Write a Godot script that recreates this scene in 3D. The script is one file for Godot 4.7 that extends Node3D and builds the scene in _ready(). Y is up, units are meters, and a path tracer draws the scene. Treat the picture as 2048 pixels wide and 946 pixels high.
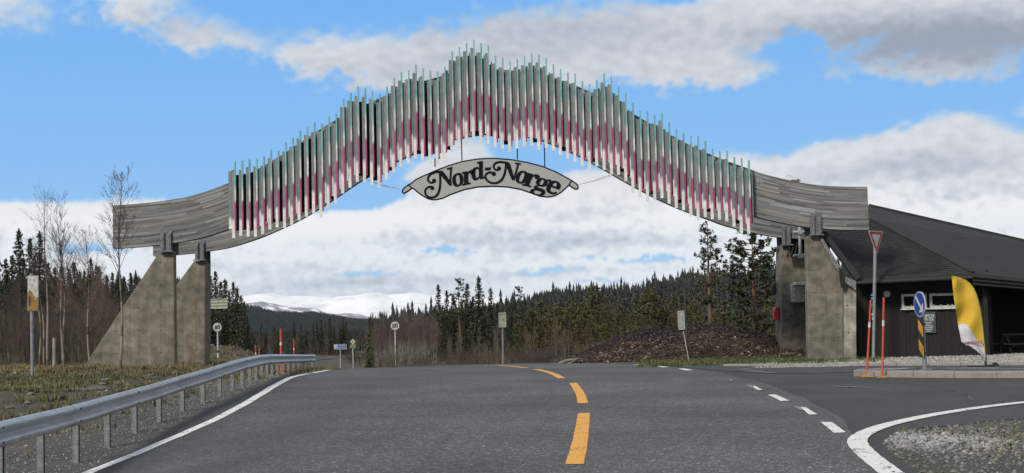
extends Node3D
# A road gate with a carved name board over a crest, beside a dark timber shop. Metres, y up, the road runs towards -z.

const F := 2924.0                       # focal length of the lens, in pixels of a 2048 pixel wide picture
const EYE := Vector3(0, 1.5, 0)
var cam_basis := Basis.from_euler(Vector3(atan(180.0 / F), 0, deg_to_rad(-1.3)))
var rng := RandomNumberGenerator.new()
var used := {}
var M := {}


# ---------------------------------------------------------------- survey helpers
func at(u: float, v: float, d: float) -> Vector3:      # the point at distance d down the road that is sighted at (u, v)
	var r: Vector3 = cam_basis * Vector3((u - 1024.0) / F, (473.0 - v) / F, -1.0)
	return EYE + r * (d / -r.z)


func gp(u: float, v: float) -> Vector3:                # the ground point sighted at (u, v)
	var r: Vector3 = cam_basis * Vector3((u - 1024.0) / F, (473.0 - v) / F, -1.0)
	var lo := 4.0
	for i in 400:
		var hi := lo * 1.02
		var p := EYE + r * (hi / -r.z)
		if p.y < G(p.x, -p.z):
			for k in 18:
				var mid := (lo + hi) * 0.5
				var q := EYE + r * (mid / -r.z)
				if q.y < G(q.x, -q.z):
					hi = mid
				else:
					lo = mid
			break
		lo = hi
		if lo > 220.0:
			break
	var w := EYE + r * (lo / -r.z)
	return Vector3(w.x, G(w.x, -w.z), w.z)


func table(t: Array, x: float) -> float:
	if x <= t[0][0]:
		return t[0][1]
	for i in range(1, t.size()):
		if x < t[i][0]:
			var s: float = (x - t[i - 1][0]) / (t[i][0] - t[i - 1][0])
			s = s * s * (3.0 - 2.0 * s) * 0.5 + s * 0.5
			return lerpf(t[i - 1][1], t[i][1], s)
	return t[-1][1]


const BANK := [[10, -0.62], [18, -0.55], [22.7, -0.38], [27, -0.2], [31, -0.05], [34, 0.04], [37, 0.1], [43, 0.12], [52, 0.02], [64, -0.07], [90, 0.0]]
const SIDE := [[14, 0.0], [25, 0.1], [40, 0.12], [52, 0.3], [65, 0.4], [78, 0.45], [87, 1.4], [95, 1.6], [115, 0.8], [140, 0.4], [200, 1.0]]
const SHOULDER := [[62, -9.4], [85, -13.0], [100, -19.0], [120, -28.0], [150, -34.0]]


func G(x: float, d: float) -> float:                   # height of the ground
	var y := 0.0
	if d > 50.0:
		if d < 72.0:
			y = -0.000682 * (d - 50.0) * (d - 50.0)
		elif d < 105.0:
			y = -0.33 - 0.03 * (d - 72.0)
		else:
			y = -1.32 - 0.18 * smoothstep(105.0, 118.0, d)
		y *= lerpf(1.0, 0.3, smoothstep(1.5, 7.0, x))
	if x < -2.2:
		y += smoothstep(2.2, 6.7, -x) * table(BANK, d)
		var xs := -table(SHOULDER, d)
		y += smoothstep(xs, xs + 3.3, -x) * table(SIDE, d)
		if x < -9.0:
			y += 0.05 * sin(x * 1.1 + d * 0.35) * sin(d * 0.5 - x * 0.4) * smoothstep(9.0, 12.0, -x)
	return y


# ---------------------------------------------------------------- mesh helpers
class MB:
	var v := PackedVector3Array()
	var n := PackedVector3Array()
	var uv := PackedVector2Array()
	var c := PackedColorArray()
	var col := Color(1, 1, 1)

	func tri_n(a: Vector3, b: Vector3, d: Vector3, na: Vector3, nb: Vector3, nd: Vector3) -> void:
		var g := (d - a).cross(b - a)
		if g.dot(na + nb + nd) < 0.0:
			v.append_array([a, d, b]); n.append_array([na, nd, nb])
		else:
			v.append_array([a, b, d]); n.append_array([na, nb, nd])
		c.append_array([col, col, col])
		uv.append_array([Vector2.ZERO, Vector2.ZERO, Vector2.ZERO])

	func tri(a: Vector3, b: Vector3, d: Vector3, out: Vector3) -> void:
		var g := (d - a).cross(b - a).normalized()
		if g.dot(out) < 0.0:
			g = -g
		tri_n(a, b, d, g, g, g)

	func quad(a: Vector3, b: Vector3, d: Vector3, e: Vector3, out: Vector3) -> void:
		tri(a, b, d, out)
		tri(a, d, e, out)

	func box(p: Vector3, s: Vector3, b := Basis.IDENTITY) -> void:
		var h := s * 0.5
		for k in 3:
			var o := Vector3.ZERO; o[k] = 1.0
			var p1 := Vector3.ZERO; p1[(k + 1) % 3] = h[(k + 1) % 3]
			var p2 := Vector3.ZERO; p2[(k + 2) % 3] = h[(k + 2) % 3]
			for sg in [-1.0, 1.0]:
				var q: Vector3 = o * h[k] * sg
				quad(p + b * (q - p1 - p2), p + b * (q + p1 - p2), p + b * (q + p1 + p2), p + b * (q - p1 + p2), b * o * sg)

	func bar(a: Vector3, b: Vector3, w: float, t: float, side := Vector3.RIGHT) -> void:   # a squared bar from a to b
		var y := (b - a).normalized()
		var x := (side - y * side.dot(y)).normalized()
		box((a + b) * 0.5, Vector3(w, a.distance_to(b), t), Basis(x, y, x.cross(y)))

	func slab(face: Array, back: Vector3, chamfer := 0.0) -> void:   # a flat outline given thickness
		var nrm := Vector3.ZERO
		for i in face.size():
			nrm += (face[i] - face[0]).cross(face[(i + 1) % face.size()] - face[0])
		nrm = nrm.normalized()
		if nrm.dot(back) > 0.0:
			nrm = -nrm
		var x: Vector3 = (face[1] - face[0]).normalized()
		var y := nrm.cross(x)
		var flat := PackedVector2Array()
		var mid := Vector3.ZERO
		for p in face:
			flat.append(Vector2((p - face[0]).dot(x), (p - face[0]).dot(y)))
			mid += p / face.size()
		var ccw := not Geometry2D.is_polygon_clockwise(flat)
		var idx := Geometry2D.triangulate_polygon(flat)
		var front := face.duplicate()
		if chamfer > 0.0:
			var ins := Geometry2D.offset_polygon(flat, -chamfer, Geometry2D.JOIN_MITER)
			if ins.size() == 1 and ins[0].size() == flat.size():
				# match the inset's corners to the outline's
				var taken := []
				for i in flat.size():
					var best := 0
					var bd := 1e9
					for k in ins[0].size():
						var dd: float = flat[i].distance_to(ins[0][k])
						if dd < bd:
							bd = dd; best = k
					taken.append(face[0] + x * ins[0][best].x + y * ins[0][best].y)
				front = taken
		var drop := -nrm * chamfer if front != face else Vector3.ZERO
		for i in range(0, idx.size(), 3):
			tri(front[idx[i]], front[idx[i + 1]], front[idx[i + 2]], nrm)
			tri(face[idx[i]] + back, face[idx[i + 1]] + back, face[idx[i + 2]] + back, -nrm)
		for i in face.size():
			var j := (i + 1) % face.size()
			var e: Vector3 = face[j] - face[i]
			var o := e.cross(nrm) * (1.0 if ccw else -1.0)
			if front != face:
				quad(front[i], front[j], face[j] + drop, face[i] + drop, (o.normalized() + nrm))
			quad(face[i] + drop, face[j] + drop, face[j] + back, face[i] + back, o)

	func tube(pts: Array, rad: Array, sides := 6, cols: Array = []) -> void:
		var rings := []
		var nor := []
		var prev := Vector3.ZERO
		for i in pts.size():
			var t: Vector3 = ((pts[mini(i + 1, pts.size() - 1)]) - (pts[maxi(i - 1, 0)])).normalized()
			var x := t.cross(Vector3(0.3, 0.1, 1.0)).normalized() if prev == Vector3.ZERO else (prev - t * prev.dot(t)).normalized()
			prev = x
			var y := t.cross(x)
			var ring := []
			var rn := []
			for k in sides:
				var an := TAU * k / sides
				var o := x * cos(an) + y * sin(an)
				ring.append(pts[i] + o * rad[i]); rn.append(o)
			rings.append(ring); nor.append(rn)
		for i in pts.size() - 1:
			if cols.size():
				col = cols[i]
			for k in sides:
				var m := (k + 1) % sides
				tri_n(rings[i][k], rings[i][m], rings[i + 1][m], nor[i][k], nor[i][m], nor[i + 1][m])
				tri_n(rings[i][k], rings[i + 1][m], rings[i + 1][k], nor[i][k], nor[i + 1][m], nor[i + 1][k])

	func pole(a: Vector3, b: Vector3, r: float, r2 := -1.0, sides := 12) -> void:
		if r2 < 0.0:
			r2 = r
		tube([a, b], [r, r2], sides)
		disc(b, (b - a).normalized(), r2, sides)
		disc(a, (a - b).normalized(), r, sides)

	func disc(p: Vector3, nrm: Vector3, r: float, sides := 16) -> void:
		var x := nrm.cross(Vector3(0.31, 0.2, 0.93)).normalized()
		var y := nrm.cross(x)
		for k in sides:
			var a0 := TAU * k / sides
			var a1 := TAU * (k + 1) / sides
			tri(p, p + (x * cos(a0) + y * sin(a0)) * r, p + (x * cos(a1) + y * sin(a1)) * r, nrm)

	func mesh(origin := Vector3.ZERO) -> ArrayMesh:
		var a := []
		a.resize(Mesh.ARRAY_MAX)
		var p := v
		if origin != Vector3.ZERO:
			for i in p.size():
				p[i] -= origin
		a[Mesh.ARRAY_VERTEX] = p
		a[Mesh.ARRAY_NORMAL] = n
		a[Mesh.ARRAY_TEX_UV] = uv
		a[Mesh.ARRAY_COLOR] = c
		var am := ArrayMesh.new()
		am.add_surface_from_arrays(Mesh.PRIMITIVE_TRIANGLES, a)
		return am


func numbered(called: String) -> String:
	var k: int = used.get(called, 0)
	used[called] = k + 1
	return called if k == 0 else "%s_%03d" % [called, k]


func thing(called: String, label: String, category: String, where: Vector3, group := "") -> Node3D:
	var o := Node3D.new()
	o.name = numbered(called)
	add_child(o, true)
	o.position = where
	return tag(o, label, category, group)


func tag(o: Node3D, label: String, category: String, group := "") -> Node3D:
	o.set_meta("label", label)
	o.set_meta("category", category)
	if group:
		o.set_meta("group", group)
	return o


func obj(called: String, mb: MB, material: Material, parent: Node = null) -> MeshInstance3D:    # shapes are given in world places
	var o := MeshInstance3D.new()
	var origin := Vector3.ZERO
	var up := parent
	while up != null and up != self:
		origin += up.position
		up = up.get_parent()
	o.mesh = mb.mesh(origin)
	o.material_override = material
	if parent == null or parent == self:
		o.name = numbered(called)
		add_child(o, true)
	else:
		o.name = called
		var k := 0
		while parent.has_node(NodePath(String(o.name))):
			k += 1
			o.name = "%s_%03d" % [called, k]
		parent.add_child(o, true)
	return o


func struct(o: Node3D) -> Node3D:
	o.set_meta("kind", "structure")
	return o


func stuff(called: String, mesh: Mesh, where: Array, tints: Array, material: Material, parent: Node = null) -> MultiMeshInstance3D:
	var mm := MultiMesh.new()
	mm.transform_format = MultiMesh.TRANSFORM_3D
	mm.use_colors = tints.size() > 0
	mm.mesh = mesh
	mm.instance_count = where.size()
	for i in where.size():
		mm.set_instance_transform(i, where[i])
		if tints.size():
			mm.set_instance_color(i, tints[i])
	var o := MultiMeshInstance3D.new()
	o.multimesh = mm
	o.material_override = material
	o.name = numbered(called) if parent == null else called
	(self if parent == null else parent).add_child(o, true)
	o.set_meta("kind", "stuff")
	return o


func text(mb: MB, words: String, em: float, depth: float, o: Vector3, x: Vector3, y: Vector3, serif := true, bold := true) -> void:   # lettering; x and y are unit (y may lean), text centred on o
	var tm := TextMesh.new()
	var f := SystemFont.new()
	f.font_names = PackedStringArray(["Droid Serif" if serif else "Droid Sans"])
	f.font_weight = 700 if bold else 400
	tm.font = f
	tm.text = words
	tm.font_size = 64
	tm.pixel_size = em / 64.0
	tm.depth = depth
	tm.curve_step = 2.0
	var s := tm.surface_get_arrays(0) if tm.get_surface_count() else []
	if s.is_empty():
		return
	var z := x.cross(y).normalized()
	var pv: PackedVector3Array = s[Mesh.ARRAY_VERTEX]
	var pn: PackedVector3Array = s[Mesh.ARRAY_NORMAL]
	var ix: PackedInt32Array = s[Mesh.ARRAY_INDEX] if s[Mesh.ARRAY_INDEX] != null else PackedInt32Array(range(pv.size()))
	for i in range(0, ix.size(), 3):
		var q := []
		var m := []
		for k in 3:
			var p := pv[ix[i + k]]
			var nn := pn[ix[i + k]]
			q.append(o + x * p.x + y * p.y + z * p.z)
			m.append((x * nn.x + y * nn.y + z * nn.z).normalized())
		mb.tri_n(q[0], q[1], q[2], m[0], m[1], m[2])


# ---------------------------------------------------------------- textures and materials
func noise(freq: float, kind := FastNoiseLite.TYPE_SIMPLEX_SMOOTH, oct := 4, sd := 1) -> FastNoiseLite:
	var f := FastNoiseLite.new()
	f.seed = sd; f.frequency = freq; f.noise_type = kind; f.fractal_octaves = oct
	return f


func grain(size: int, freq: float, lo: float, hi: float, oct := 4, sd := 1, kind := FastNoiseLite.TYPE_SIMPLEX_SMOOTH) -> ImageTexture:   # a seamless grey texture between two tones
	var im := noise(freq, kind, oct, sd).get_seamless_image(size, size)
	im.convert(Image.FORMAT_L8)
	var data := im.get_data()
	for i in data.size():
		data[i] = int(255.0 * lerpf(lo, hi, data[i] / 255.0))
	return ImageTexture.create_from_image(Image.create_from_data(size, size, false, Image.FORMAT_L8, data))


func mat(c: Color, rough := 0.8, tex: Texture2D = null, scale := 1.0, bump := 0.0, metal := 0.0, over: Texture2D = null, over_scale := 0.1) -> StandardMaterial3D:
	var m := StandardMaterial3D.new()
	m.albedo_color = c.linear_to_srgb()
	m.roughness = rough
	m.metallic = metal
	m.vertex_color_use_as_albedo = true
	if tex:
		m.albedo_texture = tex
		m.uv1_triplanar = true
		m.uv1_world_triplanar = true
		m.uv1_scale = Vector3.ONE * scale
		if bump > 0.0:
			m.heightmap_enabled = true
			m.heightmap_texture = tex
			m.heightmap_scale = bump
	if over:
		m.detail_enabled = true
		m.detail_albedo = over
		m.detail_blend_mode = BaseMaterial3D.BLEND_MODE_MUL
		m.detail_uv_layer = BaseMaterial3D.DETAIL_UV_2
		m.uv2_triplanar = true
		m.uv2_world_triplanar = true
		m.uv2_scale = Vector3.ONE * over_scale
	return m


func speckled(size: int, sd: int, dots: int, lo: float, hi: float) -> ImageTexture:      # stone chips in a binder
	var r := RandomNumberGenerator.new()
	r.seed = sd
	var wave := noise(0.03, FastNoiseLite.TYPE_SIMPLEX_SMOOTH, 5, sd).get_seamless_image(size, size)
	wave.convert(Image.FORMAT_L8)
	var w8 := wave.get_data()
	var data := PackedByteArray()
	data.resize(size * size)
	for i in data.size():
		data[i] = int(255.0 * (0.36 + 0.16 * r.randf()))
	for k in dots:
		var x := r.randi() % size
		var y := r.randi() % size
		var w := 1 + r.randi() % 4
		var h := 1 + r.randi() % 4
		var t := int(255.0 * lerpf(lo, hi, pow(r.randf(), 2.0)))
		for j in h:
			for i in w:
				data[((y + j) % size) * size + (x + i) % size] = t
	for i in data.size():
		data[i] = mini(255, int(data[i] * (0.82 + 0.36 * w8[i] / 255.0)))
	return ImageTexture.create_from_image(Image.create_from_data(size, size, false, Image.FORMAT_L8, data))


func worn_paint(sd: int, worn: float) -> ImageTexture:       # road paint: chipped through in places
	var size := 1024
	var n1 := noise(0.05, FastNoiseLite.TYPE_SIMPLEX_SMOOTH, 5, sd).get_seamless_image(size, size)
	var n2 := noise(0.006, FastNoiseLite.TYPE_SIMPLEX_SMOOTH, 3, sd + 1).get_seamless_image(size, size)
	n1.convert(Image.FORMAT_L8)
	n2.convert(Image.FORMAT_L8)
	var d1 := n1.get_data()
	var d2 := n2.get_data()
	var out := PackedByteArray()
	out.resize(size * size * 2)
	for i in d1.size():
		out[i * 2] = 200 + int(d1[i] * 0.21)
		out[i * 2 + 1] = 0 if d1[i] * 0.6 + d2[i] * 0.4 < worn else 255
	return ImageTexture.create_from_image(Image.create_from_data(size, size, false, Image.FORMAT_LA8, out))


func laminated() -> ImageTexture:            # weathered laminated timber: thin boards along x, 34 of them across y
	var r := RandomNumberGenerator.new()
	r.seed = 77
	var w := 1024
	var h := 476
	var g1 := noise(0.02, FastNoiseLite.TYPE_SIMPLEX_SMOOTH, 4, 5)
	var g2 := noise(0.006, FastNoiseLite.TYPE_SIMPLEX_SMOOTH, 3, 9)
	var im := Image.create(w, h, false, Image.FORMAT_RGB8)
	for b in 34:
		var x := 0
		var start := r.randi() % w
		while x < w:
			var length := mini(90 + r.randi() % 320, w - x)
			var tone := 0.60 + 0.15 * r.randf()
			if r.randf() < 0.12:
				tone = 0.86
			elif r.randf() < 0.15:
				tone = 0.52
			var warm := r.randf_range(-0.012, 0.015)
			for i in range(x, x + length):
				var px := (i + start) % w
				var pale := 1.0 + 0.2 * g2.get_noise_3d(60.0 * cos(TAU * px / w), 60.0 * sin(TAU * px / w), b * 60)
				var end := 0.75 if i == x else 1.0
				for j in 14:
					var y := b * 14 + j
					var t := tone * pale + 0.13 * g1.get_noise_3d(80.0 * cos(TAU * px / w), 80.0 * sin(TAU * px / w), y * 26.0)
					if j == 0:
						t *= 0.68
					elif j == 1:
						t *= 0.9
					t = clampf(t * end, 0.12, 1.0)
					im.set_pixel(px, y, Color(clampf(t + warm, 0, 1), t, clampf(t - warm, 0, 1)))
			x += length
	return ImageTexture.create_from_image(im)


func cast_concrete() -> ImageTexture:        # board-marked concrete with stains and tie holes, 4 m a side
	var size := 1024
	var r := RandomNumberGenerator.new()
	r.seed = 31
	var a := noise(0.006, FastNoiseLite.TYPE_SIMPLEX_SMOOTH, 5, 3).get_seamless_image(size, size)
	var b := noise(0.05, FastNoiseLite.TYPE_SIMPLEX_SMOOTH, 3, 4).get_seamless_image(size, size)
	var s := noise(0.02, FastNoiseLite.TYPE_SIMPLEX_SMOOTH, 3, 8)
	var im := Image.create(size, size, false, Image.FORMAT_RGB8)
	for y in size:
		var seam := 0.84 if y % 256 < 4 else (0.93 if y % 64 < 3 else 1.0)
		for x in size:
			var t: float = 0.52 + 0.34 * a.get_pixel(x, y).r + 0.16 * b.get_pixel(x, y).r
			t += 0.05 * s.get_noise_2d(x * 1.4, y * 0.05)
			t *= seam
			var hx := (x + 40) % 256 - 128
			var hy := (y + 128) % 256 - 128
			if hx * hx + hy * hy < 60:
				t *= 0.4
			var y2 := clampf(t * (0.88 + 0.14 * a.get_pixel((x + 300) % size, y).r), 0, 1)
			im.set_pixel(x, y, Color(clampf(t, 0, 1), clampf(t * 0.975, 0, 1), clampf(t * 0.93 + 0.04 * (y2 - t), 0, 1)))
	return ImageTexture.create_from_image(im)


func shingle_rows() -> ImageTexture:         # asphalt shingles, 16 courses in 2 m
	var size := 512
	var r := RandomNumberGenerator.new()
	r.seed = 12
	var im := Image.create(size, size, false, Image.FORMAT_L8)
	for row in 16:
		var off := (row % 2) * 32
		for c in 8:
			var tone := r.randf_range(0.6, 0.95)
			for j in 32:
				for i in 64:
					var t := tone * r.randf_range(0.85, 1.1)
					if j < 4:
						t *= 0.45
					if i < 2:
						t *= 0.6
					im.set_pixel((c * 64 + i + off) % size, row * 32 + j, Color(t, t, t))
	return ImageTexture.create_from_image(im)


func make_materials() -> void:
	var fine := grain(512, 0.03, 0.72, 1.0, 5, 2)
	var blot := grain(512, 0.008, 0.7, 1.0, 4, 6)
	var blot2 := grain(512, 0.012, 0.78, 1.0, 5, 16)
	var rough_g := grain(512, 0.06, 0.35, 1.0, 5, 21)
	var chips := speckled(1024, 5, 60000, 0.3, 1.0)
	var chips_new := speckled(1024, 6, 50000, 0.35, 0.8)
	M.asphalt = mat(Color(0.465, 0.455, 0.44), 0.9, chips, 0.14, 0.5, 0.0, blot, 0.05)
	M.asphalt_new = mat(Color(0.215, 0.213, 0.21), 0.9, chips_new, 0.14, 0.4, 0.0, blot, 0.06)
	M.asphalt_pale = mat(Color(0.26, 0.27, 0.26), 0.92, chips_new, 0.14, 0.0, 0.0, blot, 0.08)
	M.seal = mat(Color(0.085, 0.085, 0.088), 0.85, fine, 0.6)
	M.soil = mat(Color(1, 1, 1), 0.95, rough_g, 0.55, 2.0, 0.0, blot, 0.11)
	M.white_line = mat(Color(0.80, 0.79, 0.74), 0.7, worn_paint(33, 80.0), 0.3)
	M.worn_line = mat(Color(0.45, 0.45, 0.44), 0.8, rough_g, 0.8)
	M.yellow_line = mat(Color(0.80, 0.38, 0.045), 0.7, worn_paint(36, 71.0), 0.3)
	for k in [M.white_line, M.yellow_line]:
		k.transparency = BaseMaterial3D.TRANSPARENCY_ALPHA_SCISSOR
		k.alpha_scissor_threshold = 0.5
	M.concrete = mat(Color(0.275, 0.264, 0.238), 0.9, cast_concrete(), 0.30, 0.4, 0.0, grain(512, 0.008, 0.82, 1.0, 5, 23), 0.11)
	M.concrete_pale = mat(Color(0.5, 0.5, 0.47), 0.9, cast_concrete(), 0.25, 0.3, 0.0, blot, 0.3)
	M.kerb = mat(Color(0.46, 0.45, 0.43), 0.85, grain(512, 0.09, 0.45, 1.0, 4, 41), 0.7, 0.6, 0.0, blot2, 0.3)
	M.steel = mat(Color(0.80, 0.82, 0.85), 0.38, fine, 1.2, 0.0, 0.5, blot2, 0.4)
	M.post = mat(Color(0.27, 0.285, 0.30), 0.6, fine, 1.2, 0.0, 0.2, blot2, 0.8)
	M.steel_dull = mat(Color(0.34, 0.365, 0.39), 0.6, grain(512, 0.03, 0.35, 1.0, 5, 52), 1.0, 0.0, 0.2, blot2, 0.7)
	M.paint = mat(Color(1, 1, 1), 0.55, fine, 0.8, 0.0, 0.0, blot2, 0.5)
	M.cloth = mat(Color(1, 1, 1), 0.8, fine, 2.0)
	M.cloth.backlight_enabled = true
	M.cloth.backlight = Color(0.35, 0.35, 0.35)
	M.batten = mat(Color(1, 1, 1), 0.75, grain(512, 0.02, 0.84, 1.0, 5, 61), 0.8, 0.0, 0.0, grain(512, 0.012, 0.86, 1.0, 5, 17), 0.35)
	M.batten.uv1_scale = Vector3(1.6, 0.22, 1.6)
	M.tar = mat(Color(0.016, 0.014, 0.013), 0.85, grain(512, 0.02, 0.45, 1.0, 5, 62), 0.8)
	M.tar.uv1_scale = Vector3(2.2, 0.16, 2.2)
	M.tar_dark = mat(Color(0.012, 0.011, 0.011), 0.9, fine, 0.8)
	M.fascia = mat(Color(0.022, 0.023, 0.026), 0.7, fine, 0.8)
	M.verge = mat(Color(0.42, 0.43, 0.45), 0.7, fine, 0.8, 0.0, 0.0, rough_g, 0.4)
	M.shingle = mat(Color(0.038, 0.037, 0.037), 0.92, shingle_rows(), 0.34, 2.5, 0.0, blot, 0.12)
	M.shingle.uv1_triplanar = true
	M.glass = StandardMaterial3D.new()
	M.glass.albedo_color = Color(0.03, 0.035, 0.04)
	M.glass.roughness = 0.06
	M.glass.metallic_specular = 0.15
	M.leaf = mat(Color(1, 1, 1), 0.75)
	M.leaf.backlight_enabled = true
	M.leaf.backlight = Color(0.25, 0.25, 0.2)
	M.bark = mat(Color(1, 1, 1), 0.9, rough_g, 1.4)
	M.twig = mat(Color(1, 1, 1), 0.85)
	M.stone = mat(Color(1, 1, 1), 0.9, rough_g, 1.5)
	M.timber = mat(Color(0.335, 0.338, 0.342), 0.85)
	M.timber.vertex_color_use_as_albedo = true
	M.timber.albedo_texture = laminated()
	M.timber.heightmap_enabled = true
	M.timber.heightmap_texture = M.timber.albedo_texture
	M.timber.heightmap_scale = 0.6
	M.rim = mat(Color(0.018, 0.010, 0.016), 0.7)
	M.board = mat(Color(0.265, 0.275, 0.272), 0.5)
	M.ink = mat(Color(0.010, 0.009, 0.012), 0.75)
	M.rock = mat(Color(0.27, 0.26, 0.24), 0.92, rough_g, 1.5, 1.0)
	M.board_white = mat(Color(1, 1, 1), 0.6, grain(512, 0.02, 0.7, 1.0, 5, 81), 1.1, 0.0, 0.0, blot2, 0.9)
	for k in [M.rim, M.ink]:
		k.metallic_specular = 0.1
	M.frame = mat(Color(0.86, 0.86, 0.82), 0.6, fine, 1.5, 0.0, 0.0, blot2, 0.8)
	M.red = mat(Color(0.5, 0.02, 0.03), 0.4)
	M.red_dark = mat(Color(0.2, 0.01, 0.015), 0.5)
	M.slate = mat(Color(0.055, 0.075, 0.095), 0.5, fine, 1.5)
	M.pine_wood = mat(Color(0.26, 0.23, 0.18), 0.85, grain(512, 0.03, 0.5, 1.0, 5, 71), 1.2)
	M.pine_wood.uv1_scale = Vector3(0.3, 2.0, 2.0)
	M.snow = mat(Color(1, 1, 1), 0.6)


# ---------------------------------------------------------------- sky
# cloud masses (+) and gaps of blue (-): degrees right of the road, degrees above the horizon, half sizes, weight
const MASSES := [
	[-19.5, 12.0, 1.9, 1.5, 0.9], [-14.5, 12.6, 2.5, 1.0, 0.9], [-12.0, 11.3, 2.3, 0.8, 0.85], [-7.0, 10.7, 3.0, 0.9, 0.9], [-4.0, 9.9, 3.5, 0.7, 0.8], [0.0, 10.6, 4.5, 1.7, 1.1], [6.5, 11.0, 5.0, 1.7, 1.1], [8.0, 9.6, 3.0, 0.6, 0.7],
	[13.5, 12.0, 5.0, 1.2, 1.1], [18.0, 10.6, 3.8, 1.6, 1.2], [15.0, 9.3, 3.0, 0.5, 0.5],
	[-7.4, 12.9, 2.3, 0.45, -0.8], [6.6, 12.5, 0.7, 0.25, -0.7], [11.4, 10.3, 0.7, 0.7, -1.1], [9.8, 10.2, 0.9, 0.3, -0.4], [-17.0, 8.2, 5.0, 2.0, -1.2], [-10.5, 6.6, 4.0, 1.9, -1.2], [-5.5, 5.3, 1.6, 0.55, -1.2], [2.4, 6.5, 1.9, 0.55, -1.9], [-6.0, 5.6, 1.3, 0.5, -1.0], [4.3, 4.0, 1.0, 0.25, -0.5], [-5.0, 7.5, 2.0, 0.9, -1.2],
	[5.0, 8.1, 3.5, 0.8, -0.9], [13.0, 8.0, 4.5, 0.75, -1.2], [10.8, 7.2, 1.6, 0.8, -0.9],
	[12.0, 6.0, 1.5, 1.0, 1.4], [14.0, 6.0, 1.8, 0.8, 1.0], [16.9, 6.7, 1.75, 1.25, 1.5], [15.5, 6.1, 1.5, 0.9, 1.0], [19.3, 5.9, 1.7, 0.8, 0.9], [20.0, 7.6, 0.5, 0.4, 0.7], [8.6, 5.9, 1.4, 0.8, 1.0], [14.0, 4.0, 8.0, 1.9, 1.4],
	[-1.8, 6.6, 1.2, 0.9, 1.4], [-3.4, 5.7, 1.3, 1.0, 1.3], [3.4, 5.4, 2.2, 0.8, 1.2], [0.3, 4.6, 5.0, 1.3, 1.5], [-5.0, 3.7, 5.0, 1.0, 1.2], [-18.0, 4.2, 5.0, 1.0, 1.3], [-13.8, 4.7, 1.3, 0.7, 1.1], [-10.0, 3.4, 6.0, 0.9, 1.1], [0.0, 1.5, 30.0, 1.5, 1.0], [-3.0, 3.05, 2.2, 0.16, -1.5], [5.5, 2.45, 1.5, 0.14, -1.4], [1.2, 2.15, 1.3, 0.12, -1.3], [-9.0, 3.5, 2.0, 0.2, -1.3], [-6.0, 2.2, 1.5, 0.14, -1.2], [3.5, 1.6, 1.4, 0.1, -1.2], [-16.0, 3.2, 2.0, 0.2, -1.0], [3.0, 2.6, 0.9, 0.12, -0.5], [0.3, 1.75, 0.9, 0.1, -0.5]]
# grey undersides
const DARKS := [[17.5, 10.3, 5.0, 0.9, 1.05], [12.0, 11.0, 3.0, 0.5, 0.3], [1.5, 11.6, 6.0, 0.9, 0.42], [-2.5, 10.2, 4.0, 0.5, 0.25], [-12.0, 11.6, 3.0, 0.5, 0.2], [16.5, 5.6, 2.6, 0.45, 0.35], [12.2, 5.3, 1.5, 0.35, 0.3], [-1.0, 3.5, 5.0, 0.35, 0.4], [4.5, 3.25, 4.0, 0.3, 0.4], [-0.5, 2.05, 8.0, 0.22, 0.38], [-9.0, 2.5, 4.0, 0.25, 0.3], [18.5, 4.6, 3.0, 0.35, 0.3], [3.0, 4.4, 2.0, 0.3, 0.3], [-17.0, 3.6, 4.0, 0.3, 0.25], [-6.5, 1.65, 5.0, 0.3, 0.5], [-5.0, 1.2, 4.5, 0.25, 0.3], [0.5, 2.9, 3.0, 0.22, 0.3]]


func blobs(list: Array, a: float, e: float) -> float:
	var t := 0.0
	for m in list:
		var x: float = (a - m[0]) / m[2]
		var y: float = (e - m[1]) / m[3]
		var q := x * x + y * y
		if q < 7.0:
			t += m[4] * exp(-q * 0.9)
	return t


func blue_sky(e: float) -> Color:             # sRGB
	var t := clampf(e / 14.0, 0.0, 1.0)
	var c := Color(0.68, 0.84, 0.97).lerp(Color(0.455, 0.695, 0.955), pow(t, 0.75))
	return c.lerp(Color(0.34, 0.56, 0.86), smoothstep(14.0, 80.0, e))


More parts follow.
